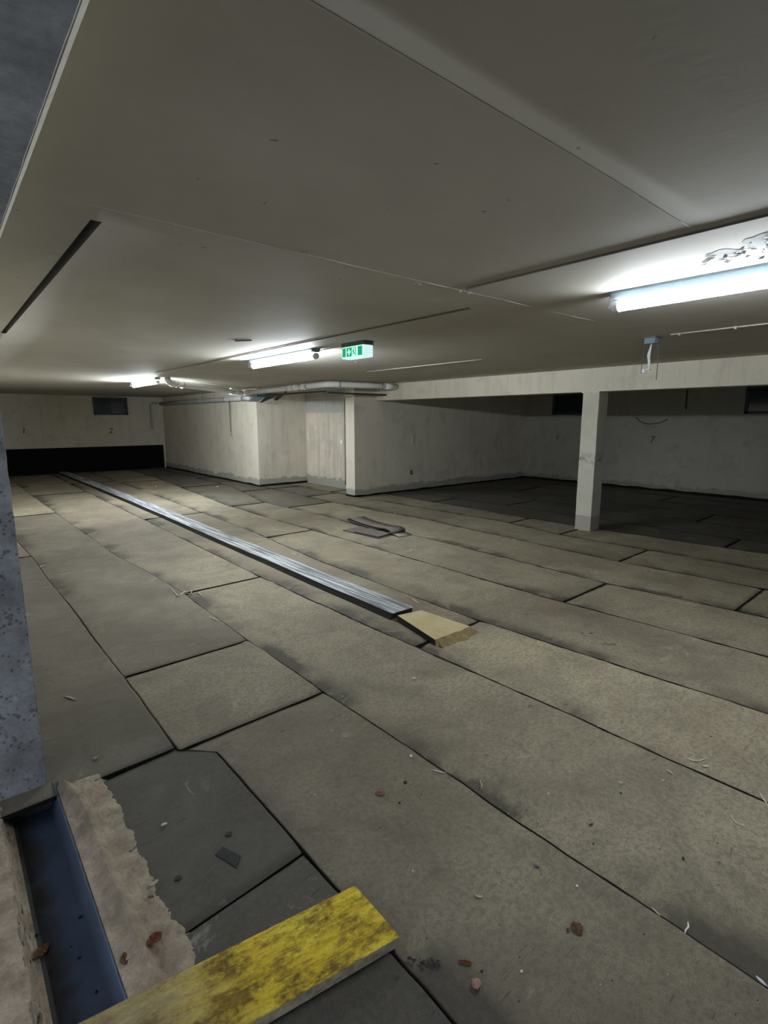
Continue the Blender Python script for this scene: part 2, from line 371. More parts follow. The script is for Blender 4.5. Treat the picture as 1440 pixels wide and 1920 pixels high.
for i in range(15):
    cr = CROSS[i] + [BACK]
    for y0, y1 in zip(cr, cr[1:]):
        cnt += 1
        if i == 0 and y1 < 2.5: continue                    # threshold and mortar there
        if i >= 10 and y0 > 8.3: continue
        a, b = y0 + 0.004, min(y1 - 0.004, BACK)
        if i >= 10: b = min(b, 8.66)
        tint = 0.86 + 0.14 * N(cnt * 3.7, 1.3) * 2
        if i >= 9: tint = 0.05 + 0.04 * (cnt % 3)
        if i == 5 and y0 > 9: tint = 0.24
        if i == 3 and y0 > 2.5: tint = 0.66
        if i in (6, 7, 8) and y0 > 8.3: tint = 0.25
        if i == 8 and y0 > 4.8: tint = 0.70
        if i == 0: tint = 0.30 if y0 < 7 else 0.50
        if i == 1 and 3.4 < y0 < 9: tint = 0.42
        if i == 1 and 2.4 < y0 < 3: tint = 0.80
        
        if i == 1 and y0 < 3.4 and y1 > 0: tint = 0.56 if y0 < 0 else 0.70
        if i == 2 and y0 < 4: tint = 0.74
        g = 0.006 if i < 4 else (0.007 if i < 6 else 0.010)
        cu = {1: 0.010, 2: 0.020, 3: 0.016, 4: 0.012}.get(i, 0.007)
        fx0 = (lambda y, i=i: seam(i, y)); fx1 = (lambda y, i=i: seam(i + 1, y))
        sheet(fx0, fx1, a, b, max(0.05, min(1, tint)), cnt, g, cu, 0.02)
def bead(pts, w):
    prev = None
    for i, (x, y, z) in enumerate(pts):
        a = Vector(pts[max(0, i - 1)]); b = Vector(pts[min(len(pts) - 1, i + 1)]); d = b - a; nn = Vector((d.y, -d.x, 0)).normalized()
        ww = w * (0.65 + 1.1 * abs(N(x * 9 + y * 7, y * 5, 3)))
        c = Vector((x, y, z)); ring = [bm.verts.new(c - nn * ww + Vector((0, 0, -0.012))), bm.verts.new(c - nn * ww * 0.6 + Vector((0, 0, 0.0085))), bm.verts.new(c + nn * ww * 0.6 + Vector((0, 0, 0.0075))), bm.verts.new(c + nn * ww + Vector((0, 0, -0.012)))]
        if prev:
            for k in range(3):
                f = bm.faces.new((prev[k], prev[k + 1], ring[k + 1], ring[k])); f.material_index = 1
        prev = ring
for i in range(1, 15):
    y1 = 8.64 if i >= 9 else BACK; y = -4.0; P = []
    while y < y1:
        if not (i == 1 and y < 2.46 and False): P.append((seam(i, y) + 0.002, y, 0.0)); y += 0.035 if y < 5 else 0.1
    bead(P, 0.0034 if i == 1 else 0.0056 if i < 3 else (0.013 if i < 5 else (0.017 if i < 7 else 0.021)))
for i in CROSS:
    for yc in CROSS[i][1:]:
        if i >= 10 and yc > 8: continue
        xa, xb = seam(i, yc) + 0.01, seam(i + 1, yc) - 0.005
        bead([(xa + (xb - xa) * k / 24, yc + 0.02 * (k / 24 - 0.5) + 0.003 * N(k * 0.3, i), -0.001) for k in range(25)], 0.0022 if i < 3 else 0.009)
# the dark patch by the threshold: two pieces with a crease between them
sheet(lambda y: 0.36, lambda y: seam(1, y) - 0.004, 1.50, 2.445, 0.10, 71, 0.0, 0.0, 0.03, -0.002)
sheet(lambda y: 0.36, lambda y: seam(1, y) - 0.004, -1.4, 1.492, 0.06, 72, 0.0, 0.0, 0.03, -0.003)
floor = struct(obj('floor', bm, [M['sheet'], M['bitumen']], None, False), 'dusty grey floor of laid sheets with dark seams')
bm = bmesh.new()
box(bm, 0.236, RIGHT, -4.2, BACK, -0.16, -0.0161)
struct(obj('floor_slab', bm, M['bitumen']))
bm = bmesh.new(); box(bm, -6, 0.03, -4.2, 2.57, -0.16, -0.004)
struct(obj('floor_entrance', bm, M['slab']))

# ------------------------------------------------------------------ ceiling (with slot, sunk panel)
bm = bmesh.new()
ys = [-4.2, -1.0, 0.0, 0.2, 0.35, 0.5, 0.6, 0.68, 0.73, 0.76, 0.78, 0.80, 0.83, 0.86, 0.872, 0.884, 0.92, 1.0, 1.2, 1.4, 1.6, 1.7, 1.8, 1.9, 1.98, 2.03, 2.05, 2.07, 2.2, 5.45, 9, BACK]
def cz(x, y):
    k = max(0.0, min(1.0, (2.30 - x) / 0.9)); k = k * k * (3 - 2 * k)
    if y <= 0.20: z = 0
    elif y <= 0.78: z = -0.014 * ((y - 0.2) / 0.58) ** 2
    elif y <= 0.872: z = -0.014 + 0.026 * (y - 0.78) / 0.092
    elif y <= 1.60: z = 0.012
    elif y <= 2.05: z = 0.012 * (0.5 + 0.5 * math.cos(PI * (y - 1.6) / 0.45))
    else: z = 0.0
    return CEIL + z * k
xs = [-0.15, 0.503, 0.540, 0.8, 1.1, 1.4, 1.6, 1.8, 2.0, 2.15, 2.31, 2.7, 3.6, 4.5, 7.0, RIGHT]
g = [[bm.verts.new((x, y, cz(x, y))) for x in xs] for y in ys]
slot = []
for j in range(len(ys) - 1):
    for i in range(len(xs) - 1):
        if i == 1 and ys[j] >= 2.2 and ys[j + 1] <= 5.45: slot.append((j, i)); continue
        f = bm.faces.new((g[j][i], g[j + 1][i], g[j + 1][i + 1], g[j][i + 1])); f.smooth = True
for x0, x1, y0, y1 in ((0.503, 0.540, 2.2, 5.45),):          # recessed slot, its shadow painted in as a dark lining
    T = 0.045
    P = [(x0, y0), (x1, y0), (x1, y1), (x0, y1)]
    lo = [bm.verts.new((x, y, CEIL)) for x, y in P]; hi = [bm.verts.new((x, y, CEIL + T)) for x, y in P]
    for k in range(4): bm.faces.new((lo[k], lo[(k + 1) % 4], hi[(k + 1) % 4], hi[k])).material_index = 1
    bm.faces.new(hi).material_index = 1
bmesh.ops.remove_doubles(bm, verts=bm.verts, dist=0.0005)
ceil = bpy.data.meshes.new('ceiling'); bm.to_mesh(ceil); bm.free()
ceiling = struct(link('ceiling', ceil, [M['ceiling'], M['conduit_dark']]), 'dim cream painted concrete ceiling')
struct(boxo('ceiling_slab', (-0.3, RIGHT + 0.2, -4.3, BACK + 0.2, CEIL + 0.05, CEIL + 0.25), M['slab']))
# ragged plaster lip along the crack
bm = bmesh.new()
x = 0.45; pts = []
while x < 3.7:
    pts.append((x, 2.055 + 0.012 * N(x * 4, 3) + 0.02 * N(x * 0.8, 9), CEIL - 0.0005)); x += 0.04
rad = [0.0005 + 0.0030 * max(0, N(p[0] * 3, 7)) * min(1, max(0, p[0] - 0.9)) for p in pts]
tube(bm, pts, rad, 5)
obj('crack_lip', bm, M['flake'], ceiling)
bm = bmesh.new(); tube(bm, [(x_ * 0.1, 0.873, cz(x_ * 0.1, 0.873) + 0.0015) for x_ in range(2, 23)], 0.0024, 6); obj('crease_shade', bm, M['crease_shade'], ceiling)  # thin grey line painting in the shade of the ceiling crease
# loose plaster at the two junctions and the peeling patch beside the near lamp
def flake_patch(name, c, rx, ry, n, seed, mat, big=0.03):
    R = random.Random(seed); bm = bmesh.new()
    for k in range(n):
        a, rr = R.uniform(0, 2 * PI), math.sqrt(R.random())
        p = Vector((c[0] + rx * rr * math.cos(a), c[1] + ry * rr * math.sin(a), CEIL - R.uniform(0.001, 0.003)))
        s = R.uniform(0.25, 1) * big; th = R.uniform(0, PI); m = R.randint(5, 7)
        vs = []
        for q in range(m):
            t = 2 * PI * q / m + R.uniform(-0.3, 0.3); l = s * R.uniform(0.5, 1.1)
            dx, dy = l * math.cos(t), l * 0.45 * math.sin(t)
            vs.append(bm.verts.new(p + Vector((dx * math.cos(th) - dy * math.sin(th), dx * math.sin(th) + dy * math.cos(th), -R.uniform(0, 0.45) * s * (1 if math.cos(t) > 0 else 0.1)))))
        bm.faces.new(vs)
    return obj(name, bm, mat, ceiling)
flake_patch('peeling_paint', (2.73, 0.93), 0.10, 0.10, 26, 3, M['flake'], 0.035)
flake_patch('peeling_paint', (2.68, 0.74), 0.16, 0.10, 46, 4, M['flake'], 0.030)
flake_patch('peeling_paint', (2.32, 2.06), 0.06, 0.02, 8, 5, M['flake'], 0.022)
flake_patch('peeling_paint', (1.27, 2.01), 0.05, 0.02, 6, 6, M['flake_under'], 0.018)
flake_patch('peeling_paint', (1.98, 2.09), 0.05, 0.015, 5, 8, M['flake'], 0.02)
bm = bmesh.new(); R = random.Random(11)
for c, rx, ry in (((2.70, 0.90), 0.13, 0.07), ((2.64, 0.72), 0.17, 0.09)):
    vs = [bm.verts.new((c[0] + rx * math.cos(t) * (1 + 0.25 * N(t * 2, c[0])), c[1] + ry * math.sin(t) * (1 + 0.3 * N(t * 2, 5)), CEIL - 0.0012)) for t in [2 * PI * k / 26 for k in range(26)]]
    bm.faces.new(vs)
obj('bare_patch', bm, M['flake_under'], ceiling)

# ------------------------------------------------------------------ walls
W = M['wall']
def wallbox(name, b, m=W, label=None): return struct(boxo(name, b, m), label)
wallbox('wall_back', (-0.2, 7.2, BACK, BACK + 0.2, -0.16, CEIL + 0.05))
wallbox('wall_left', (-0.15, 0.204, 2.98, BACK, -0.16, CEIL + 0.05), M['wall'])
# long wall right of the back corner, its end face turned into the door niche
bm = bmesh.new(); box(bm, 5.80, 6.10, 11.5, BACK, -0.016, CEIL + 0.05); box(bm, 6.10, 7.35, 11.5, 11.8, -0.016, CEIL + 0.05)
struct(obj('wall_inner', bm, W), 'pale plaster wall running to the back corner')
# wall behind the niche: warm plaster, a shadow painted in as grey above; door opening at its near end
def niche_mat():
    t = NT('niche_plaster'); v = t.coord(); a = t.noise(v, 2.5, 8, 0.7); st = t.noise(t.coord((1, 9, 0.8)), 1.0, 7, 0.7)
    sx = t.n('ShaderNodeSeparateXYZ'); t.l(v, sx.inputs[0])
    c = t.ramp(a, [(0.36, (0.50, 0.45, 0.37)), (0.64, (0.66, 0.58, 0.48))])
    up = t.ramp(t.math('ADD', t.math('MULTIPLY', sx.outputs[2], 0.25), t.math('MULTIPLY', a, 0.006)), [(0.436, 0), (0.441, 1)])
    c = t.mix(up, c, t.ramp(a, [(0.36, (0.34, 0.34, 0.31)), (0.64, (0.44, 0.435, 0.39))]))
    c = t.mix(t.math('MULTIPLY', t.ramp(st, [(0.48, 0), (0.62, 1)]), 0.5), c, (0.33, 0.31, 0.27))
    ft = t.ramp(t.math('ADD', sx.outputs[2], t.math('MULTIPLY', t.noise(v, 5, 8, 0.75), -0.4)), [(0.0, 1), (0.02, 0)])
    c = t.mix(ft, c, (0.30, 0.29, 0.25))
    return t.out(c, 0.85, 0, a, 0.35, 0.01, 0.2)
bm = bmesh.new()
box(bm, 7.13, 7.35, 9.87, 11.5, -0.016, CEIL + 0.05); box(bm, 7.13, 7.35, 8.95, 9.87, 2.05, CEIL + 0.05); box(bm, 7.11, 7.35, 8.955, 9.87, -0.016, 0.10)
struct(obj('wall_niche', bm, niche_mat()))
wallbox('wall_partition', (6.50, RIGHT, 8.65, 8.95, 0.0, CEIL + 0.05), W, 'block wall with pale end face and dark right portion')
# right wall with two high windows
bm = bmesh.new()
Wz0, Wz1 = 1.70, 2.24
segs = [(-4.2, 0.6, 0), (0.6, 3.55, 1), (3.55, 6.95, 0), (6.95, 7.85, 1), (7.85, 8.65, 0)]
for y0, y1, win in segs:
    if win: box(bm, RIGHT, RIGHT + 0.25, y0, y1, -0.16, Wz0); box(bm, RIGHT, RIGHT + 0.25, y0, y1, Wz1, CEIL + 0.05)
    else: box(bm, RIGHT, RIGHT + 0.25, y0, y1, -0.16, CEIL + 0.05)
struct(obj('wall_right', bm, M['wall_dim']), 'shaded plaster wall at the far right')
wallbox('wall_front', (-0.15, RIGHT + 0.2, -4.4, -4.2, -0.16, CEIL + 0.05))
wallbox('wall_front_jamb', (-0.15, 0.204, -4.2, -1.6, -0.16, CEIL + 0.05))
def window(n, face, a0, a1, z0, z1, mull=1):
    """window in a wall plane; face = ('x', X) or ('y', Y); a0..a1 along the other axis"""
    ax, P = face
    def bb(bm, u0, u1, d0, d1, w0, w1):
        if ax == 'x': box(bm, P + d0, P + d1, u0, u1, w0, w1)
        else: box(bm, u0, u1, P + d0, P + d1, w0, w1)
    e = thing('window_%d' % n, '', '', (0, 0, 0)); del e['label']; del e['category']; e['kind'] = 'structure'
    bm = bmesh.new(); d = 0.05
    bb(bm, a0, a1, 0.03, 0.09, z0, z0 + d); bb(bm, a0, a1, 0.03, 0.09, z1 - d, z1)
    bb(bm, a0, a0 + d, 0.03, 0.09, z0, z1); bb(bm, a1 - d, a1, 0.03, 0.09, z0, z1)
    for k in range(mull):
        c = a0 + (a1 - a0) * (k + 1) / (mull + 1); bb(bm, c - 0.02, c + 0.02, 0.03, 0.09, z0, z1)
    obj('window_frame', bm, M['frame_dark'], e)
    bm = bmesh.new(); bb(bm, a0 + 0.02, a1 - 0.02, 0.055, 0.065, z0 + 0.02, z1 - 0.02); obj('pane', bm, M['glass_dark'], e)
    return e
window(1, ('x', RIGHT), 6.95, 7.85, Wz0, Wz1, 0)
window(2, ('x', RIGHT), 0.6, 3.55, Wz0, Wz1, 2)
# vent window on the back wall is surface mounted
window(3, ('y', BACK - 0.10), 3.76, 4.72, 1.72, 2.25, 1)
# black skirting of the sheet turned up the walls
B = M['bitumen']
def ragged_skirt(name, p0, p1, h, t=0.012, nrm=(0, -1)):
    bm = bmesh.new(); p0, p1 = Vector(p0), Vector(p1); L = (p1 - p0).length; n = max(4, int(L / 0.06)); nr = Vector((nrm[0], nrm[1]))
    prev = None
    for k in range(n + 1):
        p = p0.lerp(p1, k / n); hh = h * (1 + 0.35 * N(p.x * 3, p.y * 3, 2)); q = p + nr * t
        ring = [bm.verts.new((p.x, p.y, -0.012)), bm.verts.new((q.x, q.y, -0.012)), bm.verts.new((q.x, q.y, hh)), bm.verts.new((p.x, p.y, hh))]
        if prev:
            for a in range(4): bm.faces.new((prev[a], prev[(a + 1) % 4], ring[(a + 1) % 4], ring[a]))
        prev = ring
    return struct(obj(name, bm, B))
ragged_skirt('baseboard_inner', (5.80, 11.5), (5.80, BACK), 0.045, 0.012, (-1, 0))
ragged_skirt('baseboard_niche', (5.80, 11.5), (7.13, 11.5), 0.05, 0.012, (0, -1))
ragged_skirt('baseboard_niche_back', (7.13, 9.9), (7.13, 8.95), 0.035, 0.012, (-1, 0))
ragged_skirt('baseboard_partition', (6.49, 8.65), (RIGHT, 8.65), 0.04, 0.012, (0, -1))
ragged_skirt('baseboard_partition_end', (6.50, 8.65), (6.50, 8.95), 0.04, 0.012, (-1, 0))
ragged_skirt('baseboard_right', (RIGHT, 8.65), (RIGHT, -4.2), 0.06, 0.012, (-1, 0))

# ------------------------------------------------------------------ door in the niche
d = thing('door_1', '', ''); del d['label']; del d['category']; d['kind'] = 'structure'
boxo('door_leaf', (7.24, 7.28, 9.0, 9.82, 0.105, 2.0), M['door'], d)
bm = bmesh.new(); box(bm, 7.16, 7.29, 9.82, 9.868, 0.102, 2.048); box(bm, 7.16, 7.29, 8.955, 9.0, 0.102, 2.048); box(bm, 7.16, 7.29, 9.0, 9.82, 2.0, 2.048)
obj('door_frame', bm, M['door_brown'], d)
bm = bmesh.new(); tube(bm, [(7.24, 9.75, 1.06), (7.19, 9.75, 1.06), (7.19, 9.64, 1.06)], 0.011, 8)
obj('door_handle', bm, M['clamp'], d)
sw = thing('light_switch', 'small white switch on the niche wall beside the doorway', 'switch', (7.13, 9.97, 1.08))
boxo('switch_plate', (-0.014, -0.0005, -0.04, 0.04, -0.04, 0.04), M['pvc'], sw, 0.004); boxo('rocker', (-0.020, -0.013, -0.02, 0.02, -0.025, 0.025), M['wire_white'], sw, 0.002)

# ------------------------------------------------------------------ pillar + lintel at the entrance, threshold recess
XP = 0.208
bm = bmesh.new(); box(bm, -0.75, XP, 2.57, 2.975, -0.16, 2.10)
es = [e for e in bm.edges if abs(e.verts[0].co.x - XP) < 1e-4 and abs(e.verts[1].co.x - XP) < 1e-4 and abs(e.verts[0].co.y - 2.57) < 1e-4 and abs(e.verts[1].co.y - 2.57) < 1e-4]
r = bmesh.ops.bevel(bm, geom=es, offset=0.006, segments=1, affect='EDGES')
bmesh.ops.subdivide_edges(bm, edges=[e for e in bm.edges if abs(e.verts[0].co.z - e.verts[1].co.z) > 1], cuts=90)
for v in bm.verts:
    if v.co.x > 0.19 and 0 < v.co.z < 2.09: v.co.x += 0.0035 * N(v.co.z * 14, 1) - 0.002 * abs(N(v.co.z * 45, 4))
pil = tag(obj('concrete_pillar', bm, M['raw_concrete']), 'rough grey pitted concrete pillar at the left edge of the entrance', 'pillar')
lt = thing('concrete_lintel', 'blue-grey concrete lintel overhead at top left with cream edge', 'lintel', (0, 0, 2.1))
bm = bmesh.new(); box(bm, -0.75, XP - 0.012, -4.2, 2.98, 0.0, CEIL + 0.05 - 2.1); box(bm, XP - 0.012, XP - 0.002, -4.2, 2.98, 0.012, CEIL + 0.05 - 2.1)
obj('soffit', bm, M['soffit'], lt)
bm = bmesh.new(); prev = None
for k in range(361):
    y = -4.2 + 7.17 * k / 360; j = 0.0016 * N(y * 9, 2) + 0.0012 * N(y * 34, 5)
    ring = [bm.verts.new((XP - 0.0155 + j, y, -0.0012)), bm.verts.new((XP - 0.001 + j * 0.3, y, 0.0115)), bm.verts.new((XP + 0.0, y, 0.2)), bm.verts.new((XP - 0.004, y, 0.2)), bm.verts.new((XP - 0.013, y, 0.008))]
    if prev:
        for a in range(5): bm.faces.new((prev[a], prev[(a + 1) % 5], ring[(a + 1) % 5], ring[a]))
    prev = ring
obj('painted_edge', bm, M['edge_paint'], lt)
# blue steel channel lying in the threshold
ch = thing('steel_channel', 'blue painted steel channel sunk in the threshold below the pillar', 'channel', (0.13, 1.2, -0.11))
bm = bmesh.new()
box(bm, 0.018 - 0.13, 0.214 - 0.13, -2.6, 1.365, -0.004, 0.0)
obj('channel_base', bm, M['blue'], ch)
bm = bmesh.new(); vs = [bm.verts.new((x - 0.13, y, z)) for y in (-2.6, 1.365) for x, z in ((0.208, 0.0), (0.228, 0.117), (0.234, 0.117), (0.214, -0.004))]
for a in range(4): bm.faces.new((vs[a], vs[(a + 1) % 4], vs[4 + (a + 1) % 4], vs[4 + a]))
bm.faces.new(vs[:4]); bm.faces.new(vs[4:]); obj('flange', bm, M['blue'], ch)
bm = bmesh.new(); P = [(0.03, 0.0), (0.208, 0.0), (0.222, 0.105), (0.19, 0.094)]
f0 = [bm.verts.new((x - 0.13, 1.362, z)) for x, z in P]; f1 = [bm.verts.new((x - 0.13, 1.366, z)) for x, z in P]
bm.faces.new(f0); bm.faces.new(f1)
for a in range(4): bm.faces.new((f0[a], f0[(a + 1) % 4], f1[(a + 1) % 4], f1[a]))
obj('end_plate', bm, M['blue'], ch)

def heightfield(name, x0, x1, y0, y1, fz, mat, nx, ny, zb=-0.02):
    bm = bmesh.new(); G = []
    for j in range(ny + 1):
        y = y0 + (y1 - y0) * j / ny
        G.append([bm.verts.new((x0 + (x1 - x0) * i / nx, y, fz(x0 + (x1 - x0) * i / nx, y))) for i in range(nx + 1)])
    for j in range(ny):
        for i in range(nx):
            f = bm.faces.new((G[j][i], G[j][i + 1], G[j + 1][i + 1], G[j + 1][i])); f.smooth = True
    loop = [G[0][i] for i in range(nx + 1)] + [G[j][nx] for j in range(1, ny + 1)] + [G[ny][i] for i in range(nx - 1, -1, -1)] + [G[j][0] for j in range(ny - 1, 0, -1)]
    low = [bm.verts.new((v.co.x, v.co.y, min(zb, v.co.z))) for v in loop]
    for i in range(len(loop)):
        j = (i + 1) % len(loop); bm.faces.new((loop[i], loop[j], low[j], low[i]))
    return obj(name, bm, mat, None)
def mortar_z(x, y):
    rid = 0.300 + 0.02 * (y < 2.0) * (2.0 - y) * 0.5 + 0.014 * N(y * 4, 1) + 0.006 * N(y * 15, 1)
    if y > 2.35: rid -= (y - 2.35) * 0.25
    edge = 0.405 + 0.022 * N(y * 3.1, 8) + 0.018 * FN(x * 12, y * 9, 8.4)
    top = 2.50 + 0.02 * N(x * 22, 4)
    if x < rid: z = 0.008 + 0.034 * max(0, (x - 0.235) / max(0.01, rid - 0.235)) ** 1.6
    else: z = 0.042 - 0.032 * min(1, (x - rid) / 0.028)
    if x > rid + 0.028: z = 0.011 - 0.006 * (x - rid) / 0.1 + 0.003 * N(x * 26, y * 26)
    z += 0.0045 * FN(x * 24, y * 24, 1)
    if y < 1.40: z = min(z, 0.009 + 0.03 * max(0, (y - 1.34) / 0.06))
    z -= 0.016 * max(0, (x - edge) / 0.03) ** 1.0 + 0.03 * max(0, min(1, (y - top) / 0.04))
    return z
m1 = heightfield('mortar_bed', 0.236, 0.47, -1.2, 2.56, mortar_z, M['mortar'], 60, 700)
tag(m1, 'rough beige mortar strip with ridge between blue channel and dark floor', 'mortar')
def mortar2_z(x, y):
    e = 0.024 + 0.014 * N(y * 3.3, 21) + 0.012 * FN(x * 20, y * 11, 2) + (0.006 if y > 1.9 else 0.02 * (1.9 - y))
    z = 0.006 + 0.008 * N(x * 16, y * 8, 3) + 0.004 * N(x * 60, y * 60, 1)
    if x > e: z -= min(0.125, (x - e) * 4.5)
    return max(z, -0.108)
m2 = heightfield('mortar_edge', -0.25, 0.07, -1.2, 2.565, mortar2_z, M['mortar'], 120, 560, -0.108)
tag(m2, 'crumbling mortar edge left of the blue channel at bottom left', 'mortar')

# ------------------------------------------------------------------ beam, column
bm = bmesh.new(); box(bm, 7.06, 7.32, -4.2, 8.648, 1.972, CEIL + 0.04, bevel=0.006)
tag(obj('ceiling_beam', bm, M['wall']), 'long pale painted beam under the ceiling at right', 'beam')
c = thing('concrete_column', 'square pale painted column standing under the ceiling beam', 'column', (7.06, 3.78, 0))
bm = bmesh.new(); box(bm, 0, 0.25, 0, 0.245, -0.008, 1.974, bevel=0.008)
bmesh.ops.subdivide_edges(bm, edges=[e for e in bm.edges if abs(e.verts[0].co.z - e.verts[1].co.z) > 1], cuts=30)
for v in bm.verts: v.co.x += 0.0025 * N(v.co.z * 3, v.co.x * 9); v.co.y += 0.0025 * N(v.co.z * 3, v.co.y * 9, 6)
def column_mat():
    t = NT('column_paint'); v = t.coord()
    a = t.noise(v, 3, 6, 0.6); b = t.noise(v, 14, 6, 0.65)
    col = t.ramp(a, [(0.3, (0.47, 0.45, 0.38)), (0.7, (0.60, 0.58, 0.50))])
    sx = t.n('ShaderNodeSeparateXYZ'); t.l(v, sx.inputs[0]); z = sx.outputs[2]
    zz = t.math('ADD', z, t.math('MULTIPLY', b, 0.16))
    near = t.math('SUBTRACT', 1.0, t.math('MULTIPLY', t.math('ABSOLUTE', t.math('SUBTRACT', zz, 1.13)), 9.0), True)
    sm = t.math('MULTIPLY', near, t.ramp(b, [(0.42, 0), (0.6, 1)]))
    col = t.mix(t.math('MULTIPLY', sm, 0.9), col, (0.22, 0.21, 0.18))
    ft = t.ramp(t.math('ADD', z, t.math('MULTIPLY', a, 0.02)), [(0.225, 1), (0.232, 0)])
    col = t.mix(t.math('MULTIPLY', ft, 0.75), col, (0.30, 0.28, 0.24))
    return t.out(col, 0.8, 0, b, 0.25, 0.004, 0.25)
obj('shaft', bm, column_mat(), c)
bm = bmesh.new(); pts = [(0.125 + 0.135 * sx, 0.122 + 0.13 * sy, 0) for sx, sy in ((-1, -1), (1, -1), (1, 1), (-1, 1))]
prevv = None
for k in range(40):
    pass
R = random.Random(5)
for k in range(34):                                            # crumbled plaster at the top joint
    x = -0.004; y = R.uniform(0.0, 0.245); s = R.uniform(0.006, 0.02)
    box(bm, x - R.uniform(0.001, 0.004), 0.01, y, y + s, 1.974 - R.uniform(0.0, 0.035), 1.976)
obj('plaster_joint', bm, M['edge_paint'], c)

# ------------------------------------------------------------------ black upstand at back wall
u = thing('membrane_upstand', 'wide black membrane upstand along the foot of the back wall', 'wall lining', (3.2, BACK - 0.001, 0))
boxo('black_sheet', (-2.6, 2.53, -0.03, 0.0, 0.006, 0.76), M['bitumen_matt'], u)
bm = bmesh.new(); box(bm, -2.6, 2.56, -0.036, -0.001, 0.76, 0.785); box(bm, 2.53, 2.56, -0.036, -0.001, 0.006, 0.76)
obj('edge_trim', bm, M['conduit_light'], u)

# ------------------------------------------------------------------ metal topped kerb + tan block
k = thing('metal_rail', 'long metal-topped kerb rail with silver streaks crossing the floor', 'rail', (2.78, 3.06, 0))
bm = bmesh.new(); prev = None; n = 150
for i in range(n + 1):
    y = 15.05 * i / n; dx = 0.05 * math.sin(y * 0.2) * min(1, y / 6) + 0.004 * N(y * 1.2, 1); dz = 0.003 * N(y * 1.5, 4)
    ring = [bm.verts.new((x + dx, y, z)) for x, z in ((-0.140, 0.003), (-0.119, 0.053 + dz), (0.105, 0.053 + dz), (0.105, -0.012))]
    if prev:
        for a in range(4):
            bm.faces.new((prev[a], prev[(a + 1) % 4], ring[(a + 1) % 4], ring[a]))
    else: bm.faces.new(ring)
    prev = ring
bm.faces.new(prev)
obj('kerb_core', bm, M['rail_side'], k)
bm = bmesh.new(); prev = None
for i in range(n + 1):
    y = -0.01 + 15.05 * i / n; dx = 0.05 * math.sin(y * 0.2) * min(1, max(0, y) / 6) + 0.004 * N(y * 1.2, 1); dz = 0.003 * N(y * 1.5, 4)
    ring = [bm.verts.new((x + dx, y, z + dz)) for x, z in ((-0.121, 0.0535), (-0.121, 0.056), (-0.05, 0.0585), (-0.045, 0.0565), (0.03, 0.059), (0.036, 0.0568), (0.11, 0.0565), (0.11, 0.052), (-0.05, 0.0531), (-0.119, 0.0531))]
    if prev:
        for a in range(10):
            f = bm.faces.new((prev[a], prev[(a + 1) % 10], ring[(a + 1) % 10], ring[a]))
    else: bm.faces.new(ring)
    prev = ring
bm.faces.new(prev)
obj('metal_cover', bm, M['rail'], k)

def prism(bm, top, z_top, bot, z_bot, mi_top=0, mi_side=1, jag=0.0, seed=0):
    n = len(top)
    T = [bm.verts.new((x, y, z_top if isinstance(z_top, (int, float)) else z_top[i])) for i, (x, y) in enumerate(top)]
    Bv = [bm.verts.new((x, y, z_bot)) for x, y in bot]
    bm.faces.new(T).material_index = mi_top; bm.faces.new(Bv[::-1]).material_index = mi_side
    for i in range(n):
        j = (i + 1) % n; f = bm.faces.new((T[i], T[j], Bv[j], Bv[i])); f.material_index = mi_side[i] if isinstance(mi_side, list) else mi_side
tb = thing('insulation_block', 'tan wedge-ended insulation board offcut at the end of the metal rail', 'board', (2.75, 2.75, 0))
ox, oy = 2.75, 2.75
top = [(2.663, 2.995), (2.890, 2.955), (2.944, 2.477)]; R = random.Random(2)
fr = [(2.944 + (2.563 - 2.944) * t, 2.477 + 0.002 * t + R.uniform(-0.006, 0.006)) for t in [i / 12 for i in range(1, 12)]]
top = top + fr + [(2.563, 2.480)]
bm = bmesh.new(); n = len(top)
zt = [0.056, 0.056, 0.050] + [0.050] * 11 + [0.050]
bot = [(x, y) if i < 2 else (x + (0.012 if i == 2 else 0), y - 0.022 - (0.045 + R.uniform(-0.015, 0.02)) * (1 if 2 < i < 10 else 0.3)) for i, (x, y) in enumerate(top)]
bot[-1] = (2.566, 2.475)
T = [bm.verts.new((x - ox, y - oy, zt[i])) for i, (x, y) in enumerate(top)]
Bv = [bm.verts.new((x - ox, y - oy, 0.003)) for x, y in bot]
bm.faces.new(T).material_index = 0; bm.faces.new(Bv[::-1]).material_index = 1
for i in range(n):
    j = (i + 1) % n; f = bm.faces.new((T[i], T[j], Bv[j], Bv[i])); f.material_index = 2 if i in (n - 1, 0) else 1
obj('board', bm, [M['tan'], M['tan_edge'], M['rail_side']], tb)
bm = bmesh.new(); R = random.Random(9)                          # strip of crushed foam below the front edge
prev = None
for q in range(30):
    x = 2.58 + 0.40 * q / 29; y = 2.452; wd_ = 0.022 + 0.014 * N(q * 0.5, 3) + 0.010 * R.random(); hh = 0.022 + 0.008 * R.random()
    ring = [bm.verts.new((x - ox, y - oy, 0.003)), bm.verts.new((x - ox, y - oy, hh)), bm.verts.new((x - ox, y - wd_ * 0.6 - oy, hh * 0.7)), bm.verts.new((x - ox, y - wd_ - 0.01 - oy, 0.003))]
    if prev:
        for k_ in range(4): bm.faces.new((prev[k_], prev[(k_ + 1) % 4], ring[(k_ + 1) % 4], ring[k_]))
    else: bm.faces.new(ring)
    prev = ring
bm.faces.new(prev)
obj('broken_edge', bm, M['tan_edge'], tb)

# ------------------------------------------------------------------ yellow plank
A, Bc, Cc, D = Vector((0.918, 1.243)), Vector((0.913, 1.010)), Vector((0.10, 1.150)), Vector((0.10, 1.378))
ang = math.atan2(A.y - D.y, A.x - D.x)
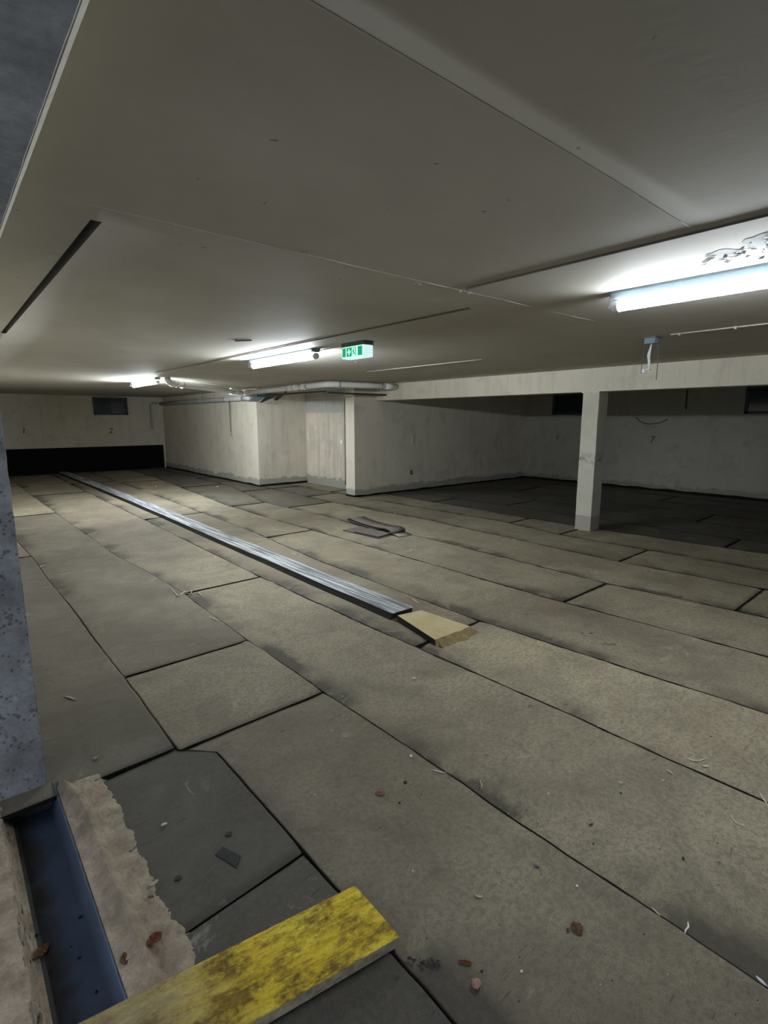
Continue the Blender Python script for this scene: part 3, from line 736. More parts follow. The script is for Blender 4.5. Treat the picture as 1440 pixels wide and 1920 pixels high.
# local x runs along the board from its hidden left end to the right end
e = (A - D).normalized(); org = Vector((0.0, 1.2755)); nrm = Vector((-e.y, e.x))
pl = thing('yellow_plank', 'yellow painted formwork plank with brown stains lying at the bottom', 'plank', (org.x, org.y, 0.012)); pl.rotation_euler = (0, 0, ang)
def loc(v): d_ = v - org; return (d_.dot(e), d_.dot(nrm))
a, b = loc(A), loc(Bc); zt0 = 0.034
L0 = -0.72
P = [(L0, b[1] + 0.002), (b[0] - 0.004, b[1]), (b[0], b[1] + 0.01), (a[0] + 0.002, a[1] - 0.012), (a[0] - 0.006, a[1]), (L0, a[1] + 0.002)]
bm = bmesh.new()
lo = [bm.verts.new((x, y, 0.0)) for x, y in P]; mid_ = [bm.verts.new((x, y, zt0 - 0.002)) for x, y in P]
hi = [bm.verts.new((x * 0.9985, y * 0.985 + (b[1] + a[1]) / 2 * 0.015, zt0)) for x, y in P]
bm.faces.new(hi).material_index = 0; bm.faces.new(lo[::-1]).material_index = 1
for i in range(6):
    j = (i + 1) % 6
    bm.faces.new((mid_[i], mid_[j], hi[j], hi[i])).material_index = 0
    bm.faces.new((lo[i], lo[j], mid_[j], mid_[i])).material_index = 1
obj('board', bm, [M['plank'], M['plank_edge']], pl)

# ------------------------------------------------------------------ folded membrane offcuts
def ribbon(bm, prof, wdir, width, th=0.006, skew=0.0):
    """a sheet whose cross-section profile (list of (s, z)) is extruded by width; s runs along sdir"""
    pass
fm = thing('folded_membrane', 'brown sheet offcut folded over itself on the pale floor', 'membrane', (4.9, 6.0, 0))
def strip_mesh(prof, P0, sdir, wdir, width, th):
    """prof: list of (s, z) centre line; builds a thick bent sheet"""
    bm = bmesh.new(); s = Vector(sdir).normalized(); wv = Vector(wdir).normalized() * width; n = len(prof); P0 = Vector(P0)
    Nn = []
    for i in range(n):
        a = Vector(prof[max(0, i - 1)]); b = Vector(prof[min(n - 1, i + 1)]); d_ = (b - a).normalized(); Nn.append(Vector((-d_.y, d_.x)))
    def P(i, side, wi):
        q = Vector(prof[i]) + Nn[i] * side * th / 2
        return bm.verts.new(P0 + Vector((s.x * q.x, s.y * q.x, q.y)) + Vector((wv.x, wv.y, 0)) * wi)
    V = [[[P(i, sd, wi) for wi in (0, 1)] for sd in (-1, 1)] for i in range(n)]
    for i in range(n - 1):
        for sd in (0, 1):
            f = bm.faces.new((V[i][sd][0], V[i + 1][sd][0], V[i + 1][sd][1], V[i][sd][1])); f.material_index = 0; f.smooth = True
        for wi in (0, 1):
            f = bm.faces.new((V[i][0][wi], V[i + 1][0][wi], V[i + 1][1][wi], V[i][1][wi])); f.material_index = 1
    for i in (0, n - 1):
        f = bm.faces.new((V[i][0][0], V[i][1][0], V[i][1][1], V[i][0][1])); f.material_index = 1
    return bm
# main piece: flat tongue at left, loop back, long fold, big curl at the right
prof = [(-0.42, 0.008), (-0.20, 0.008), (0.0, 0.009), (0.25, 0.010), (0.50, 0.012), (0.72, 0.016), (0.86, 0.020), (0.95, 0.030), (0.985, 0.050), (0.96, 0.072), (0.89, 0.082), (0.80, 0.078), (0.66, 0.064), (0.45, 0.056), (0.2, 0.056), (0.0, 0.066), (-0.10, 0.076), (-0.155, 0.070), (-0.165, 0.055), (-0.145, 0.040), (-0.08, 0.032), (0.1, 0.027), (0.35, 0.024), (0.55, 0.028), (0.68, 0.036)]
sd = Vector((-0.10, -1.0, 0)); wd = Vector((1.0, -0.05, 0))
bm = strip_mesh(prof, Vector((4.76, 6.38, 0)) - Vector((4.9, 6.0, 0)), (sd.x, sd.y), (wd.x, wd.y, 0), 0.27, 0.017)
obj('folded_sheet', bm, [M['felt'], M['felt_edge']], fm)
bm = strip_mesh([(0.80, 0.020), (0.95, 0.022), (1.06, 0.018), (1.14, 0.010)], Vector((4.80, 6.38, 0)) - Vector((4.9, 6.0, 0)), (sd.x, sd.y), (wd.x, wd.y, 0), 0.24, 0.012)
obj('loose_end', bm, [M['felt_light'], M['felt_edge']], fm)
fo = [(4.37, 6.12), (4.745, 6.17), (4.66, 5.40), (4.42, 5.36)]
bm = bmesh.new()
for dz, sh in ((0.0045, 0), (0.020, 0.03)):
    pts = [(x + sh * 0.6 - 4.5, y - (0.28 if (sh and i in (0, 1)) else 0.0) + sh - 5.7) for i, (x, y) in enumerate(fo)]
    prism(bm, pts, dz + 0.010, pts, dz, 0, 1)
fl = obj('flat_membrane', bm, [M['felt'], M['felt_edge']]); fl.location = (4.5, 5.7, 0)
tag(fl, 'two flat brown sheet offcuts lying in front of the folded one', 'membrane')

# ------------------------------------------------------------------ fluorescent lamps
def lamp(y0, y1, label, x=2.99, power=1.0):
    L = y1 - y0
    o = thing('fluorescent_lamp', label, 'lamp', (x, y0, CEIL), 'fluorescent ceiling lamps')
    bm = bmesh.new()
    prof = [(-0.055, -0.001), (-0.052, -0.012), (-0.036, -0.036), (0.036, -0.036), (0.052, -0.012), (0.055, -0.001)]
    a = [bm.verts.new((px, 0, pz)) for px, pz in prof]; b = [bm.verts.new((px, L, pz)) for px, pz in prof]
    for i in range(6): bm.faces.new((a[i], a[(i + 1) % 6], b[(i + 1) % 6], b[i]))
    bm.faces.new(a); bm.faces.new(b); obj('housing', bm, M['housing'], o)
    bm = bmesh.new(); prof = [(0.029 * math.cos(t), -0.072 + 0.029 * math.sin(t)) for t in [2 * PI * i / 20 for i in range(20)]]
    a = [bm.verts.new((px, 0.03, pz)) for px, pz in prof]; b = [bm.verts.new((px, L - 0.03, pz)) for px, pz in prof]
    for i in range(20): bm.faces.new((a[i], a[(i + 1) % 20], b[(i + 1) % 20], b[i])).smooth = True
    bm.faces.new(a); bm.faces.new(b); tm = M['tube'].copy(); tm.node_tree.nodes['Principled BSDF'].inputs['Emission Strength'].default_value = TUBE * power; obj('tube_cover', bm, tm, o)
    for yy in (0.012, L - 0.012):
        bm = bmesh.new(); bmesh.ops.create_cone(bm, cap_ends=True, segments=20, radius1=0.031, radius2=0.031, depth=0.036, matrix=Matrix.Translation((0, yy, -0.072)) @ Matrix.Rotation(PI / 2, 4, 'X'))
        obj('end_cap', bm, M['pvc'], o)
        bm = bmesh.new(); tube(bm, [(-0.03, yy + 0.02, -0.02), (-0.048, yy + 0.02, -0.05), (-0.046, yy + 0.02, -0.085)], 0.003, 6); obj('clip', bm, M['clamp'], o)
    return o
lamp(0.18, 1.55, 'large lit fluorescent lamp nearest, cut by the right picture edge')
lamp(4.60, 5.98, 'lit fluorescent lamp left of the green exit sign', power=2.3)
lamp(9.50, 10.95, 'farthest lit fluorescent lamp near the white pipe elbow', power=3.8)

# ------------------------------------------------------------------ exit sign
ex = thing('exit_sign', 'green lit emergency exit sign box hanging from the ceiling', 'sign', (3.0, 4.01, CEIL))
boxo('sign_housing', (-0.002, 0.112, -0.17, 0.17, -0.036, -0.001), M['housing'], ex, 0.003).data.materials[0] = M['conduit_dark']
boxo('light_box', (0.0, 0.11, -0.165, 0.165, -0.140, -0.036), M['sign_side'], ex, 0.006)
bm = bmesh.new(); box(bm, -0.003, 0.0, -0.158, 0.158, -0.132, -0.040); obj('sign_face', bm, M['sign_white'], ex)
def plate(bm, P, x0=-0.005, x1=-0.003):
    a = [bm.verts.new((x0, y, z)) for y, z in P]; b = [bm.verts.new((x1, y, z)) for y, z in P]
    bm.faces.new(a); bm.faces.new(b)
    for i in range(len(P)): bm.faces.new((a[i], a[(i + 1) % len(P)], b[(i + 1) % len(P)], b[i]))
# seen from -X: +Y is left.  panels: green | green with white arrows | running figure doorway | green
bm = bmesh.new()
def rect(bm, ya, yb, za, zb, **k_): plate(bm, [(ya, za), (yb, za), (yb, zb), (ya, zb)], **k_)
rect(bm, 0.150, 0.098, -0.126, -0.046); rect(bm, 0.085, 0.005, -0.126, -0.046)
rect(bm, -0.045, -0.055, -0.126, -0.046); rect(bm, 0.0, -0.05, -0.052, -0.046); rect(bm, -0.085, -0.150, -0.126, -0.046)
obj('green_panel', bm, M['sign_green'], ex)
bm = bmesh.new()
cy, czz = 0.045, -0.086
for ax in range(4):                                              # four arrows pointing to the assembly point in the middle panel
    c_, s_ = math.cos(PI / 2 * ax), math.sin(PI / 2 * ax)
    P = [(0.006, 0.0), (0.026, 0.009), (0.026, -0.009)]
    plate(bm, [(cy + c_ * p - s_ * q, czz + s_ * p + c_ * q) for p, q in P], -0.0075, -0.005)
bm2 = bm
plate(bm2, [(cy + 0.012 * math.cos(t), czz + 0.012 * math.sin(t)) for t in [2 * PI * i / 10 for i in range(10)]], -0.0075, -0.005)
obj('white_symbol', bm2, M['sign_white'], ex)
bm = bmesh.new()
plate(bm, [(-0.022 + 0.006 * math.cos(t), -0.063 + 0.006 * math.sin(t)) for t in [2 * PI * i / 10 for i in range(10)]])
plate(bm, [(-0.014, -0.070), (-0.030, -0.072), (-0.032, -0.095), (-0.044, -0.110), (-0.040, -0.114), (-0.026, -0.099), (-0.020, -0.104), (-0.008, -0.120), (-0.004, -0.116), (-0.016, -0.096), (-0.018, -0.082), (-0.006, -0.088), (-0.004, -0.084)])
obj('running_figure', bm, M['sign_green'], ex)
bm = bmesh.new(); bmesh.ops.create_uvsphere(bm, u_segments=8, v_segments=6, radius=0.008, matrix=Matrix.Translation((0.05, 0.02, -0.175)))
tube(bm, [(0.05, 0.02, -0.138), (0.05, 0.02, -0.175)], 0.0012, 5); obj('pull_cord', bm, M['wire_white'], ex)

# ------------------------------------------------------------------ conduits on the ceiling
def conduit(label, pts, r, mat, grp=None):
    o = tag(tubeo('cable_conduit', pts, r, mat, None, 8), label, 'conduit', grp); return o
z = CEIL - 0.006
conduit('dark thin conduit above the nearest fluorescent lamp', [(2.262, y, z + 0.003) for y in (-3.5, 0.6, 2.0)], 0.0055, M['conduit_dark'])
conduit('thin conduit on the ceiling ending short above the exit sign', [(2.66 + 0.01 * N(y, 1), y, z) for y in (2.32, 3.2, 4.2, 5.2, 6.5, 8.5)], 0.005, M['conduit_dark'])
conduit('pale thin conduit on the ceiling right of the exit sign', [(4.98, y, z) for y in (4.15, 5.2, 6.3)], 0.004, M['conduit_light'])
o = thing('cable_conduit', 'pale thin conduit with clip running right from the hanging wires', 'conduit', (4.73, 0, CEIL))
tubeo('conduit_tube', [(0, y, -0.006) for y in (-3.5, 0.6, 1.95)], 0.005, M['conduit_light'], o, 8)
for yy in (1.48, 1.88, 0.6): boxo('clip', (-0.012, 0.012, yy - 0.008, yy + 0.008, -0.022, 0), M['clamp'], o)
tag(tubeo('power_cable', [(3.02, 4.60, CEIL - 0.02), (3.05, 4.5, CEIL - 0.012), (3.055, 4.3, CEIL - 0.010), (3.055, 4.18, CEIL - 0.018)], 0.007, M['conduit_light'], None, 8), 'short pale cable joining the exit sign and the lamp beside it', 'cable')
tag(tubeo('ceiling_patch', [(2.15, 4.62, CEIL - 0.001), (2.25, 4.50, CEIL - 0.001)], 0.008, M['conduit_dark'], None, 6), 'short dark mark on the ceiling left of the exit sign', 'mark')

# ------------------------------------------------------------------ hanging wires near beam
hw = thing('wire_outlet', 'open ceiling outlet with white stripped wires hanging by the beam', 'outlet', (4.80, 2.13, CEIL))
boxo('outlet_box', (-0.045, 0.045, -0.045, 0.045, -0.055, -0.001), M['housing'], hw, 0.004)
boxo('outlet_lid', (-0.06, 0.06, -0.06, 0.06, -0.010, -0.0005), M['conduit_dark'], hw)
R = random.Random(4)
for q in range(4):
    a = R.uniform(0, 2 * PI); bx, by = 0.018 * math.cos(a), 0.018 * math.sin(a)
    pts = [(0, 0, -0.055), (bx * 0.6, by * 0.6, -0.095), (bx * 1.5, by * 1.5, -0.15), (bx * 0.9 + 0.004, by * 0.9, -0.20), (bx * 0.4, by * 0.4, -0.255 - 0.01 * q)]
    tubeo('wire', pts, 0.0042, M['wire_white'], hw, 6)
bm = bmesh.new(); tube(bm, [(-0.01, 0.05, -0.05), (-0.03, 0.055, -0.20), (-0.032, 0.052, -0.30)], 0.003, 6); obj('cable_end', bm, M['conduit_dark'], hw)
bm = bmesh.new(); box(bm, -0.045, -0.022, 0.02, 0.045, -0.295, -0.265, bevel=0.003); box(bm, -0.02, 0.02, -0.006, 0.02, -0.272, -0.262); obj('wire_terminal', bm, M['wire_white'], hw)
tubeo('cable_tail', [(0.02, -0.05, -0.01), (0.022, -0.056, -0.18), (0.018, -0.058, -0.36)], 0.0035, M['conduit_dark'], hw, 6)

# ------------------------------------------------------------------ pipes
pz = 2.205; r = 0.052
def pipe(label, pts, r, mat, couplers=(), clamps=()):
    o = thing('drain_pipe', label, 'pipe', (0, 0, 0))
    tubeo('pipe_run', pts, r, mat, o, 16)
    for a, b in couplers: tubeo('coupler', [a, b], r * 1.14, mat, o, 16)
    for p, dr in clamps:
        p = Vector(p); dr = Vector(dr).normalized()
        cl = tubeo('clamp', [p - dr * 0.014, p + dr * 0.014], r * 1.22, M['clamp'], o, 16)
        tubeo('hanger', [(p.x, p.y, p.z + r), (p.x, p.y, CEIL - 0.001)], 0.006, M['clamp'], cl, 6)
    return o
# diagonal white pipe from the elbow near lamp three
E0, E1 = Vector((3.16, 9.42, 2.205)), Vector((5.50, 11.60, 2.185))
dr = (E1 - E0).normalized()
pts = arc(E0 - Vector((0.05, 0.05, 0)), E0 - Vector((0.055, 0.05, -0.08)), E0 + dr * 0.10, 6) + [E0 + dr * t for t in (0.6, 1.4, 2.2)] + [E1]
pipe('bright white pipe with elbow beside the farthest lamp', pts, 0.054, M['pvc'], [(E0 + dr * 0.06, E0 + dr * 0.16), (E0 + dr * 0.20, E0 + dr * 0.26), (E1 - dr * 0.5, E1 - dr * 0.05)], [(E0 + dr * 0.42, dr), (E1 - dr * 0.62, dr)])
pipe('white pipe above the wall corner and door niche', [(5.50, 11.35, 2.19), (5.48, 10.0, 2.195), (5.45, 8.4, 2.205)] + arc((5.44, 8.02, 2.21), (5.45, 8.2, 2.207), (5.62, 8.0, 2.21), 5) + [(6.3, 7.98, 2.215), (7.0, 7.95, 2.22)], 0.052, M['pvc'],
     [((5.50, 11.35, 2.19), (5.50, 11.25, 2.19)), ((5.465, 9.45, 2.198), (5.465, 9.3, 2.198)), ((5.463, 9.2, 2.198), (5.463, 9.12, 2.198)), ((5.46, 8.95, 2.2), (5.46, 8.8, 2.2)), ((6.72, 7.963, 2.218), (6.92, 7.953, 2.22))],
     [((5.66, 8.0, 2.21), (1, 0, 0)), ((6.62, 7.966, 2.218), (1, 0, 0)), ((5.455, 8.7, 2.203), (0, 1, 0))])
pipe('dusty lower pipe running along the wall to the back corner', [(5.66, 11.45, 2.08), (5.66, 13, 2.08), (5.66, 16, 2.085), (5.66, 17.9, 2.08)], 0.052, M['pvc_dark'], [((5.66, 11.5, 2.08), (5.66, 11.9, 2.08)), ((5.66, 12.8, 2.08), (5.66, 12.9, 2.08))], [((5.66, 14.5, 2.083), (0, 1, 0))])
pipe('faint grey pipe dropping down the back wall corner', [(5.60, 18.02, 2.10)] + arc((5.42, 18.06, 2.10), (5.48, 18.06, 2.10), (5.40, 18.06, 2.02), 4) + [(5.40, 18.06, 1.28)], 0.036, M['pvc_dark'], [((5.40, 18.06, 1.42), (5.40, 18.06, 1.30))])
# dark tray under the pipe and bent sheet pieces at the corner
tr = thing('cable_tray', 'dark sheet metal tray tucked under the pipe above the niche', 'tray', (5.6, 8.3, 2.02))
bm = bmesh.new(); box(bm, 0, 0.10, 0.15, 2.75, 0.072, 0.078); box(bm, 0, 0.006, 0.15, 2.75, 0.072, 0.10); box(bm, 0.094, 0.10, 0.15, 2.75, 0.072, 0.10); obj('tray_run', bm, M['steel_dark'], tr)
bm = bmesh.new(); box(bm, 0.0, 1.40, -0.06, 0.14, 0.04, 0.046); box(bm, 0.0, 1.40, -0.06, -0.054, 0.04, 0.07); obj('tray_branch', bm, M['steel_dark'], tr)
for px_, py_ in ((0.05, 1.0), (0.05, 2.6), (0.9, 0.0)): tubeo('hanger', [(px_, py_, 0.074 if py_ else 0.045), (px_, py_, CEIL - 2.0205)], 0.005, M['clamp'], tr, 6)
mb = thing('sheet_metal_bracket', 'bent dark and grey sheet metal flaps hanging above the wall corner', 'metal sheet', (5.9, 11.3, CEIL))
def flap(P, mat):
    bm = bmesh.new(); t = Vector((0, 0.008, 0)); L = Vector((5.9, 11.3, CEIL))
    a = [bm.verts.new(Vector(p) - L) for p in P]; b = [bm.verts.new(Vector(p) + t - L) for p in P]
    bm.faces.new(a); bm.faces.new(b)
    for i in range(len(P)): bm.faces.new((a[i], a[(i + 1) % len(P)], b[(i + 1) % len(P)], b[i]))
    return obj('flap', bm, mat, mb)
fy = 11.30
flap([(5.48, fy - 0.03, 1.985), (5.74, fy - 0.03, 1.985), (5.90, fy - 0.2, 2.15), (5.62, fy - 0.2, 2.15)], M['housing'])['label'] = 'lighter grey flap at the left'
flap([(5.78, fy, 1.965), (5.86, fy, 1.975), (6.28, fy - 0.1, 2.17), (5.96, fy - 0.1, 2.17)], M['steel_dark'])
flap([(6.15, fy, 2.04), (6.23, fy, 2.02), (6.40, fy - 0.08, 2.17), (6.24, fy - 0.08, 2.17)], M['steel_dark'])
bm = bmesh.new(); box(bm, -0.30, 0.52, -0.19, -0.06, -0.125, -0.112); box(bm, 0.48, 0.50, -0.14, -0.10, -0.113, -0.0005); box(bm, -0.14, -0.12, -0.07, -0.06, -0.113, -0.0005); obj('mounting_plate', bm, M['steel_dark'], mb)
rod = thing('hanging_rod', 'thin grey conduit hanging down the pale wall from the pipe', 'conduit', (5.765, 12.9, 1.14))
tubeo('rod', [(0, 0, 0.02), (0, 0, 0.93)], 0.009, M['conduit_dark'], rod, 8)
tubeo('rod_end', [(0, 0, 0.14), (0, 0, 0.02), (0, -0.06, 0.0)], 0.015, M['pvc_dark'], rod, 8)

# ------------------------------------------------------------------ marks and cables on the walls
def wall_text(ch, label, loc, rot, size):
    cu = bpy.data.curves.new('numeral', 'FONT'); cu.body = ch; cu.size = size; cu.extrude = 0.0015; cu.align_x = 'CENTER'
    cu.shear = 0.15
    tmp = bpy.data.objects.new('tmp', cu); COL.objects.link(tmp)
    dg = bpy.context.evaluated_depsgraph_get(); me = bpy.data.meshes.new_from_object(tmp.evaluated_get(dg))
    bpy.data.objects.remove(tmp)
    me.materials.clear()
    o = link('wall_numeral', me, M['pencil']); o.location = loc; o.rotation_euler = rot
    return tag(o, label, 'number')
wall_text('1', 'small black number 1 at the left of the back wall', (1.93, BACK - 0.002, 1.19), (PI / 2, 0, 0), 0.24)
wall_text('2', 'small black number 2 below the back wall window', (4.19, BACK - 0.002, 1.16), (PI / 2, 0, 0), 0.24)
wall_text('7', 'small black number 7 on the shaded right wall', (RIGHT - 0.002, 5.27, 1.07), (PI / 2, 0, -PI / 2), 0.22)
wall_text('6', 'faint number 6 on the shaded wall left of the column', (RIGHT - 0.002, 7.65, 1.08), (PI / 2, 0, -PI / 2), 0.2).data.materials[0] = M['conduit_dark']
tag(tubeo('loose_cable', [(RIGHT - 0.012, y, zz) for y, zz in ((5.66, 1.64), (5.58, 1.56), (5.48, 1.505), (5.36, 1.485), (5.22, 1.50), (5.08, 1.53), (4.96, 1.60))], 0.009, M['wire_dark'], None, 8), 'dark cable loop sagging on the shaded wall above number 7', 'cable')
cd = thing('hanging_cable', 'short dark cable hanging high on the shaded right wall', 'cable', (RIGHT - 0.02, 4.62, 1.78))
tubeo('cable', [(0, 0, 0.02), (0.003, 0.005, 0.25), (0, 0.0, CEIL - 1.781)], 0.014, M['wire_dark'], cd, 8)
tubeo('cable_end', [(0, 0.03, -0.02), (0, 0, 0.03)], 0.022, M['pvc_dark'], cd, 8)
# small fittings on the partition wall
bm = bmesh.new(); box(bm, -0.04, 0.04, -0.02, 0, -0.12, 0.12, bevel=0.006)
o = obj('wall_bracket', bm, M['conduit_light']); o.location = (8.12, 8.65, 1.16); tag(o, 'pale vertical fitting on the partition wall beside the post', 'fitting')
bm = bmesh.new(); box(bm, -0.03, 0.03, -0.015, 0, -0.05, 0.05, bevel=0.006)
o = obj('wall_socket', bm, M['conduit_dark']); o.location = (8.08, 8.65, 0.42); tag(o, 'small dark fitting low on the partition wall', 'fitting')

# ------------------------------------------------------------------ litter on the floor
def fpos(u_, v_, z=0.005):
    """floor point seen at a place of the 1440x1920 picture; used once to read positions off the photo"""
    p, yv, f = math.radians(10.0), math.radians(40.1), 990.0
    F = Vector((math.sin(yv) * math.cos(p), math.cos(yv) * math.cos(p), -math.sin(p))); Rr = Vector((math.cos(yv), -math.sin(yv), 0)); U = Rr.cross(F)
    d_ = F * f + Rr * (u_ - 720) + U * (960 - v_); t = (z - EYE) / d_.z
    return Vector((d_.x * t, d_.y * t, z))
def leaf(p, size, mat, label, cat='leaf', grp=None, rot=0.0, curl=0.35, asp=0.5, name='dry_leaf'):
    bm = bmesh.new(); R = random.Random(int(p.x * 1000) + int(p.y * 77)); n = 10
    L = []; Rg = []; C_ = []
    for i in range(n + 1):
        t = i / n; wd_ = asp * size * math.sin(PI * t) ** 0.75 * (0.5 + 0.12 * R.uniform(-1, 1)); x = (t - 0.5) * size
        zc = curl * size * 0.25 * (2 * t - 1) ** 2
        C_.append(bm.verts.new((x, 0.04 * size * math.sin(3 * t), zc + 0.001)))
        L.append(bm.verts.new((x, -wd_ - 0.0005, zc + curl * wd_ * R.uniform(0.4, 1.1) + 0.001))); Rg.append(bm.verts.new((x, wd_ + 0.0005, zc + curl * wd_ * R.uniform(0.4, 1.1) + 0.001)))
    for i in range(n):
        bm.faces.new((L[i], L[i + 1], C_[i + 1], C_[i])); bm.faces.new((C_[i], C_[i + 1], Rg[i + 1], Rg[i]))
    geo = bmesh.ops.solidify(bm, geom=bm.faces[:], thickness=0.0012)
    o = obj(name, bm, mat); o.location = (p.x, p.y, p.z); o.rotation_euler = (0, 0, rot)
    return tag(o, label, cat, grp)
def chip(p, size, mat, label, cat='stone chip', grp=None, flat=0.5, asp=0.7, name='stone_chip'):
    bm = bmesh.new(); bmesh.ops.create_icosphere(bm, subdivisions=2, radius=size / 2); sd_ = p.x * 31 + p.y * 17
    for v in bm.verts:
        k_ = 1 + 0.45 * noise.noise(v.co / size * 2.2 + Vector((sd_, 0, 0))); v.co = Vector((v.co.x * k_, v.co.y * k_ * asp, v.co.z * k_ * flat))
    zmin = min(v.co.z for v in bm.verts)
    for v in bm.verts: v.co.z -= zmin
    o = obj(name, bm, mat); o.location = (p.x, p.y, p.z - 0.001); o.rotation_euler = (0, 0, sd_ % 6.28)
    return tag(o, label, cat, grp)
def fibre(uv, r, mat, label, grp=None, name='fibre_strand'):
    pts = [fpos(a, b, 0.007 + 0.005 * (i % 2)) for i, (a, b) in enumerate(uv)]
    c_ = pts[len(pts) // 2].copy(); c_.z = 0
    P = []
    for i in range(len(pts) - 1):
        for t in (0, 0.5):
            q = pts[i].lerp(pts[i + 1], t); q = q + Vector((N(q.x * 60, q.y * 60), N(q.x * 60, q.y * 60, 5), 0)) * 0.006 * (1 if t else 0); P.append(q - c_)
    P.append(pts[-1] - c_)
    n = len(P); rad = [max(0.0006, r * math.sin(PI * (0.12 + 0.76 * i / (n - 1)))) for i in range(n)]
    bm = bmesh.new(); tube(bm, P, rad, 6); o = obj(name, bm, mat); o.location = c_
    return tag(o, label, 'fibre', grp)

leaf(fpos(290, 1762, 0.020), 0.050, M['leaf_red'], 'rusty red leaf lying on the mortar strip', rot=0.3, asp=0.75)
leaf(fpos(234, 1800, 0.012), 0.045, M['leaf'], 'dark brown leaf against the blue channel flange', rot=1.4, asp=0.6)
leaf(fpos(78, 1785, -0.105), 0.055, M['leaf'], 'brown leaf lying inside the blue channel', rot=0.6, asp=0.6)
leaf(fpos(713, 1489), 0.050, M['leaf_pale'], 'tan curled leaf on the floor above the yellow plank', rot=-0.6, curl=0.5).data.materials[0] = M['chip_pink']
leaf(fpos(1082, 1742), 0.045, M['leaf'], 'brown crumpled leaf right of the yellow plank', rot=1.1, asp=0.8)
leaf(fpos(1065, 1745), 0.018, M['leaf'], 'tiny brown leaf piece beside the crumpled leaf', rot=0.4)
chip(fpos(893, 1848), 0.030, M['chip_pink'], 'pinkish brick chip near the bottom edge', flat=0.5, asp=0.9)
leaf(fpos(872, 1806), 0.045, M['leaf_red'], 'dark red leaf scrap between plank and brick chip', rot=-0.9, asp=0.3).data.materials[0] = M['leaf_red']
leaf(fpos(181, 1422), 0.040, M['leaf_pale'], 'pale leaf on the dark floor right of the pillar', rot=0.5, curl=0.6)
chip(fpos(308, 1547), 0.022, M['chip_white'], 'white chip on the dark floor patch', asp=0.4)
leaf(fpos(289, 1657, 0.014), 0.032, M['chip_white'], 'white paper scrap at the edge of the mortar strip', 'paper scrap', rot=0.2, curl=0.5, name='paper_scrap')
leaf(fpos(249, 1632, 0.016), 0.022, M['leaf_pale'], 'small pale scrap on the mortar ridge', 'paper scrap', rot=0.9, name='paper_scrap')
chip(fpos(283, 1683, 0.012), 0.020, M['leaf'], 'brown crumb on the mortar below the white paper scrap', asp=0.5)
leaf(fpos(898, 1682), 0.030, M['chip_white'], 'white curled shaving on the floor right of the plank', 'wood shaving', rot=-0.9, curl=0.9, asp=0.3, name='wood_shaving')
chip(fpos(1007, 1623), 0.022, M['chip_grey'], 'grey stone chip between leaf and dark seam', asp=0.8)
chip(fpos(760, 1468), 0.016, M['chip_black'], 'larger black pebble beside the tan leaf', flat=0.6, asp=0.9)
chip(fpos(749, 1506), 0.011, M['chip_black'], 'smaller black pebble below the tan leaf', flat=0.6, asp=0.9)
chip(fpos(1281, 1610), 0.013, M['chip_black'], 'black pebble on the sheet at lower right', asp=0.7)
chip(fpos(1108, 1547), 0.022, M['leaf'], 'brown splinter on the sheet right of the seam', asp=0.3)
chip(fpos(1164, 1487), 0.009, M['chip_black'], 'black crumb below the small white curl', asp=0.9)
chip(fpos(1332, 1381), 0.009, M['chip_black'], 'black crumb above the white leaf bits', asp=0.9)
chip(fpos(776, 1273), 0.024, M['chip_white'], 'white plaster chip below the tan board', asp=0.6)
chip(fpos(292, 913), 0.05, M['chip_white'], 'far white chip on the floor before the back wall', asp=0.9)
chip(fpos(408, 913), 0.05, M['chip_white'], 'far white chip on the dark strip by the pale wall', asp=0.9)
chip(fpos(741, 963), 0.03, M['chip_white'], 'small white chip behind the folded membrane', asp=0.9)
chip(fpos(741, 747 + 715), 0.007, M['chip_black'], 'black crumb above the larger pebble', asp=0.9)
leaf(fpos(1323, 1437), 0.032, M['chip_white'], 'white leaf-like scrap at the right seam', 'paper scrap', rot=-0.6, asp=0.45, name='paper_scrap')
leaf(fpos(1121, 1363), 0.020, M['fibre'], 'small pale scrap lying on the second seam', 'paper scrap', rot=0.5, name='paper_scrap')
leaf(fpos(1243, 1464), 0.018, M['fibre'], 'small pale scrap below the white curl', 'paper scrap', rot=-0.3, name='paper_scrap')
leaf(fpos(81, 1062), 0.10, M['leaf_pale'], 'pale scrap in the dark joint beside the pillar', 'paper scrap', rot=0.9, curl=0.2, name='paper_scrap')
chip(fpos(1082, 1662), 0.012, M['chip_white'], 'white grain between chip and seam', asp=0.7)
chip(fpos(771, 1419), 0.018, M['chip_white'], 'white chip just left of the dark seam', asp=0.8)
chip(fpos(978, 1822), 0.010, M['chip_white'], 'white grain right of the brick chip', asp=0.8)
leaf(fpos(1008, 1540), 0.01, M['chip_white'], 'tiny white scrap right of the seam', 'paper scrap', name='paper_scrap')

fibre([(318, 1101), (334, 1118), (345, 1110), (360, 1108), (358, 1113)], 0.006, M['fibre'], 'pale frayed fibre tangle where two seams meet, left strand')
fibre([(345, 1112), (360, 1113), (372, 1111), (380, 1118)], 0.005, M['fibre'], 'pale frayed fibre tangle where two seams meet, right strand')
fibre([(392, 1156), (402, 1161), (411, 1164)], 0.006, M['fibre'], 'short pale fibre on the seam below the tangle')
fibre([(1284, 1752), (1291, 1738), (1290, 1728)], 0.0030, M['wire_white'], 'white fibre standing across the seam at lower right')
fibre([(1222, 1700), (1232, 1711), (1238, 1718)], 0.0025, M['fibre'], 'pale fibre lying in the seam left of the white one')
fibre([(1418, 1830), (1428, 1840), (1440, 1850)], 0.0045, M['wire_white'], 'bright white strip at the right picture edge')
fibre([(1370, 1528), (1378, 1540), (1392, 1547), (1396, 1550)], 0.0022, M['fibre'], 'thin pale fibre curl at the right')
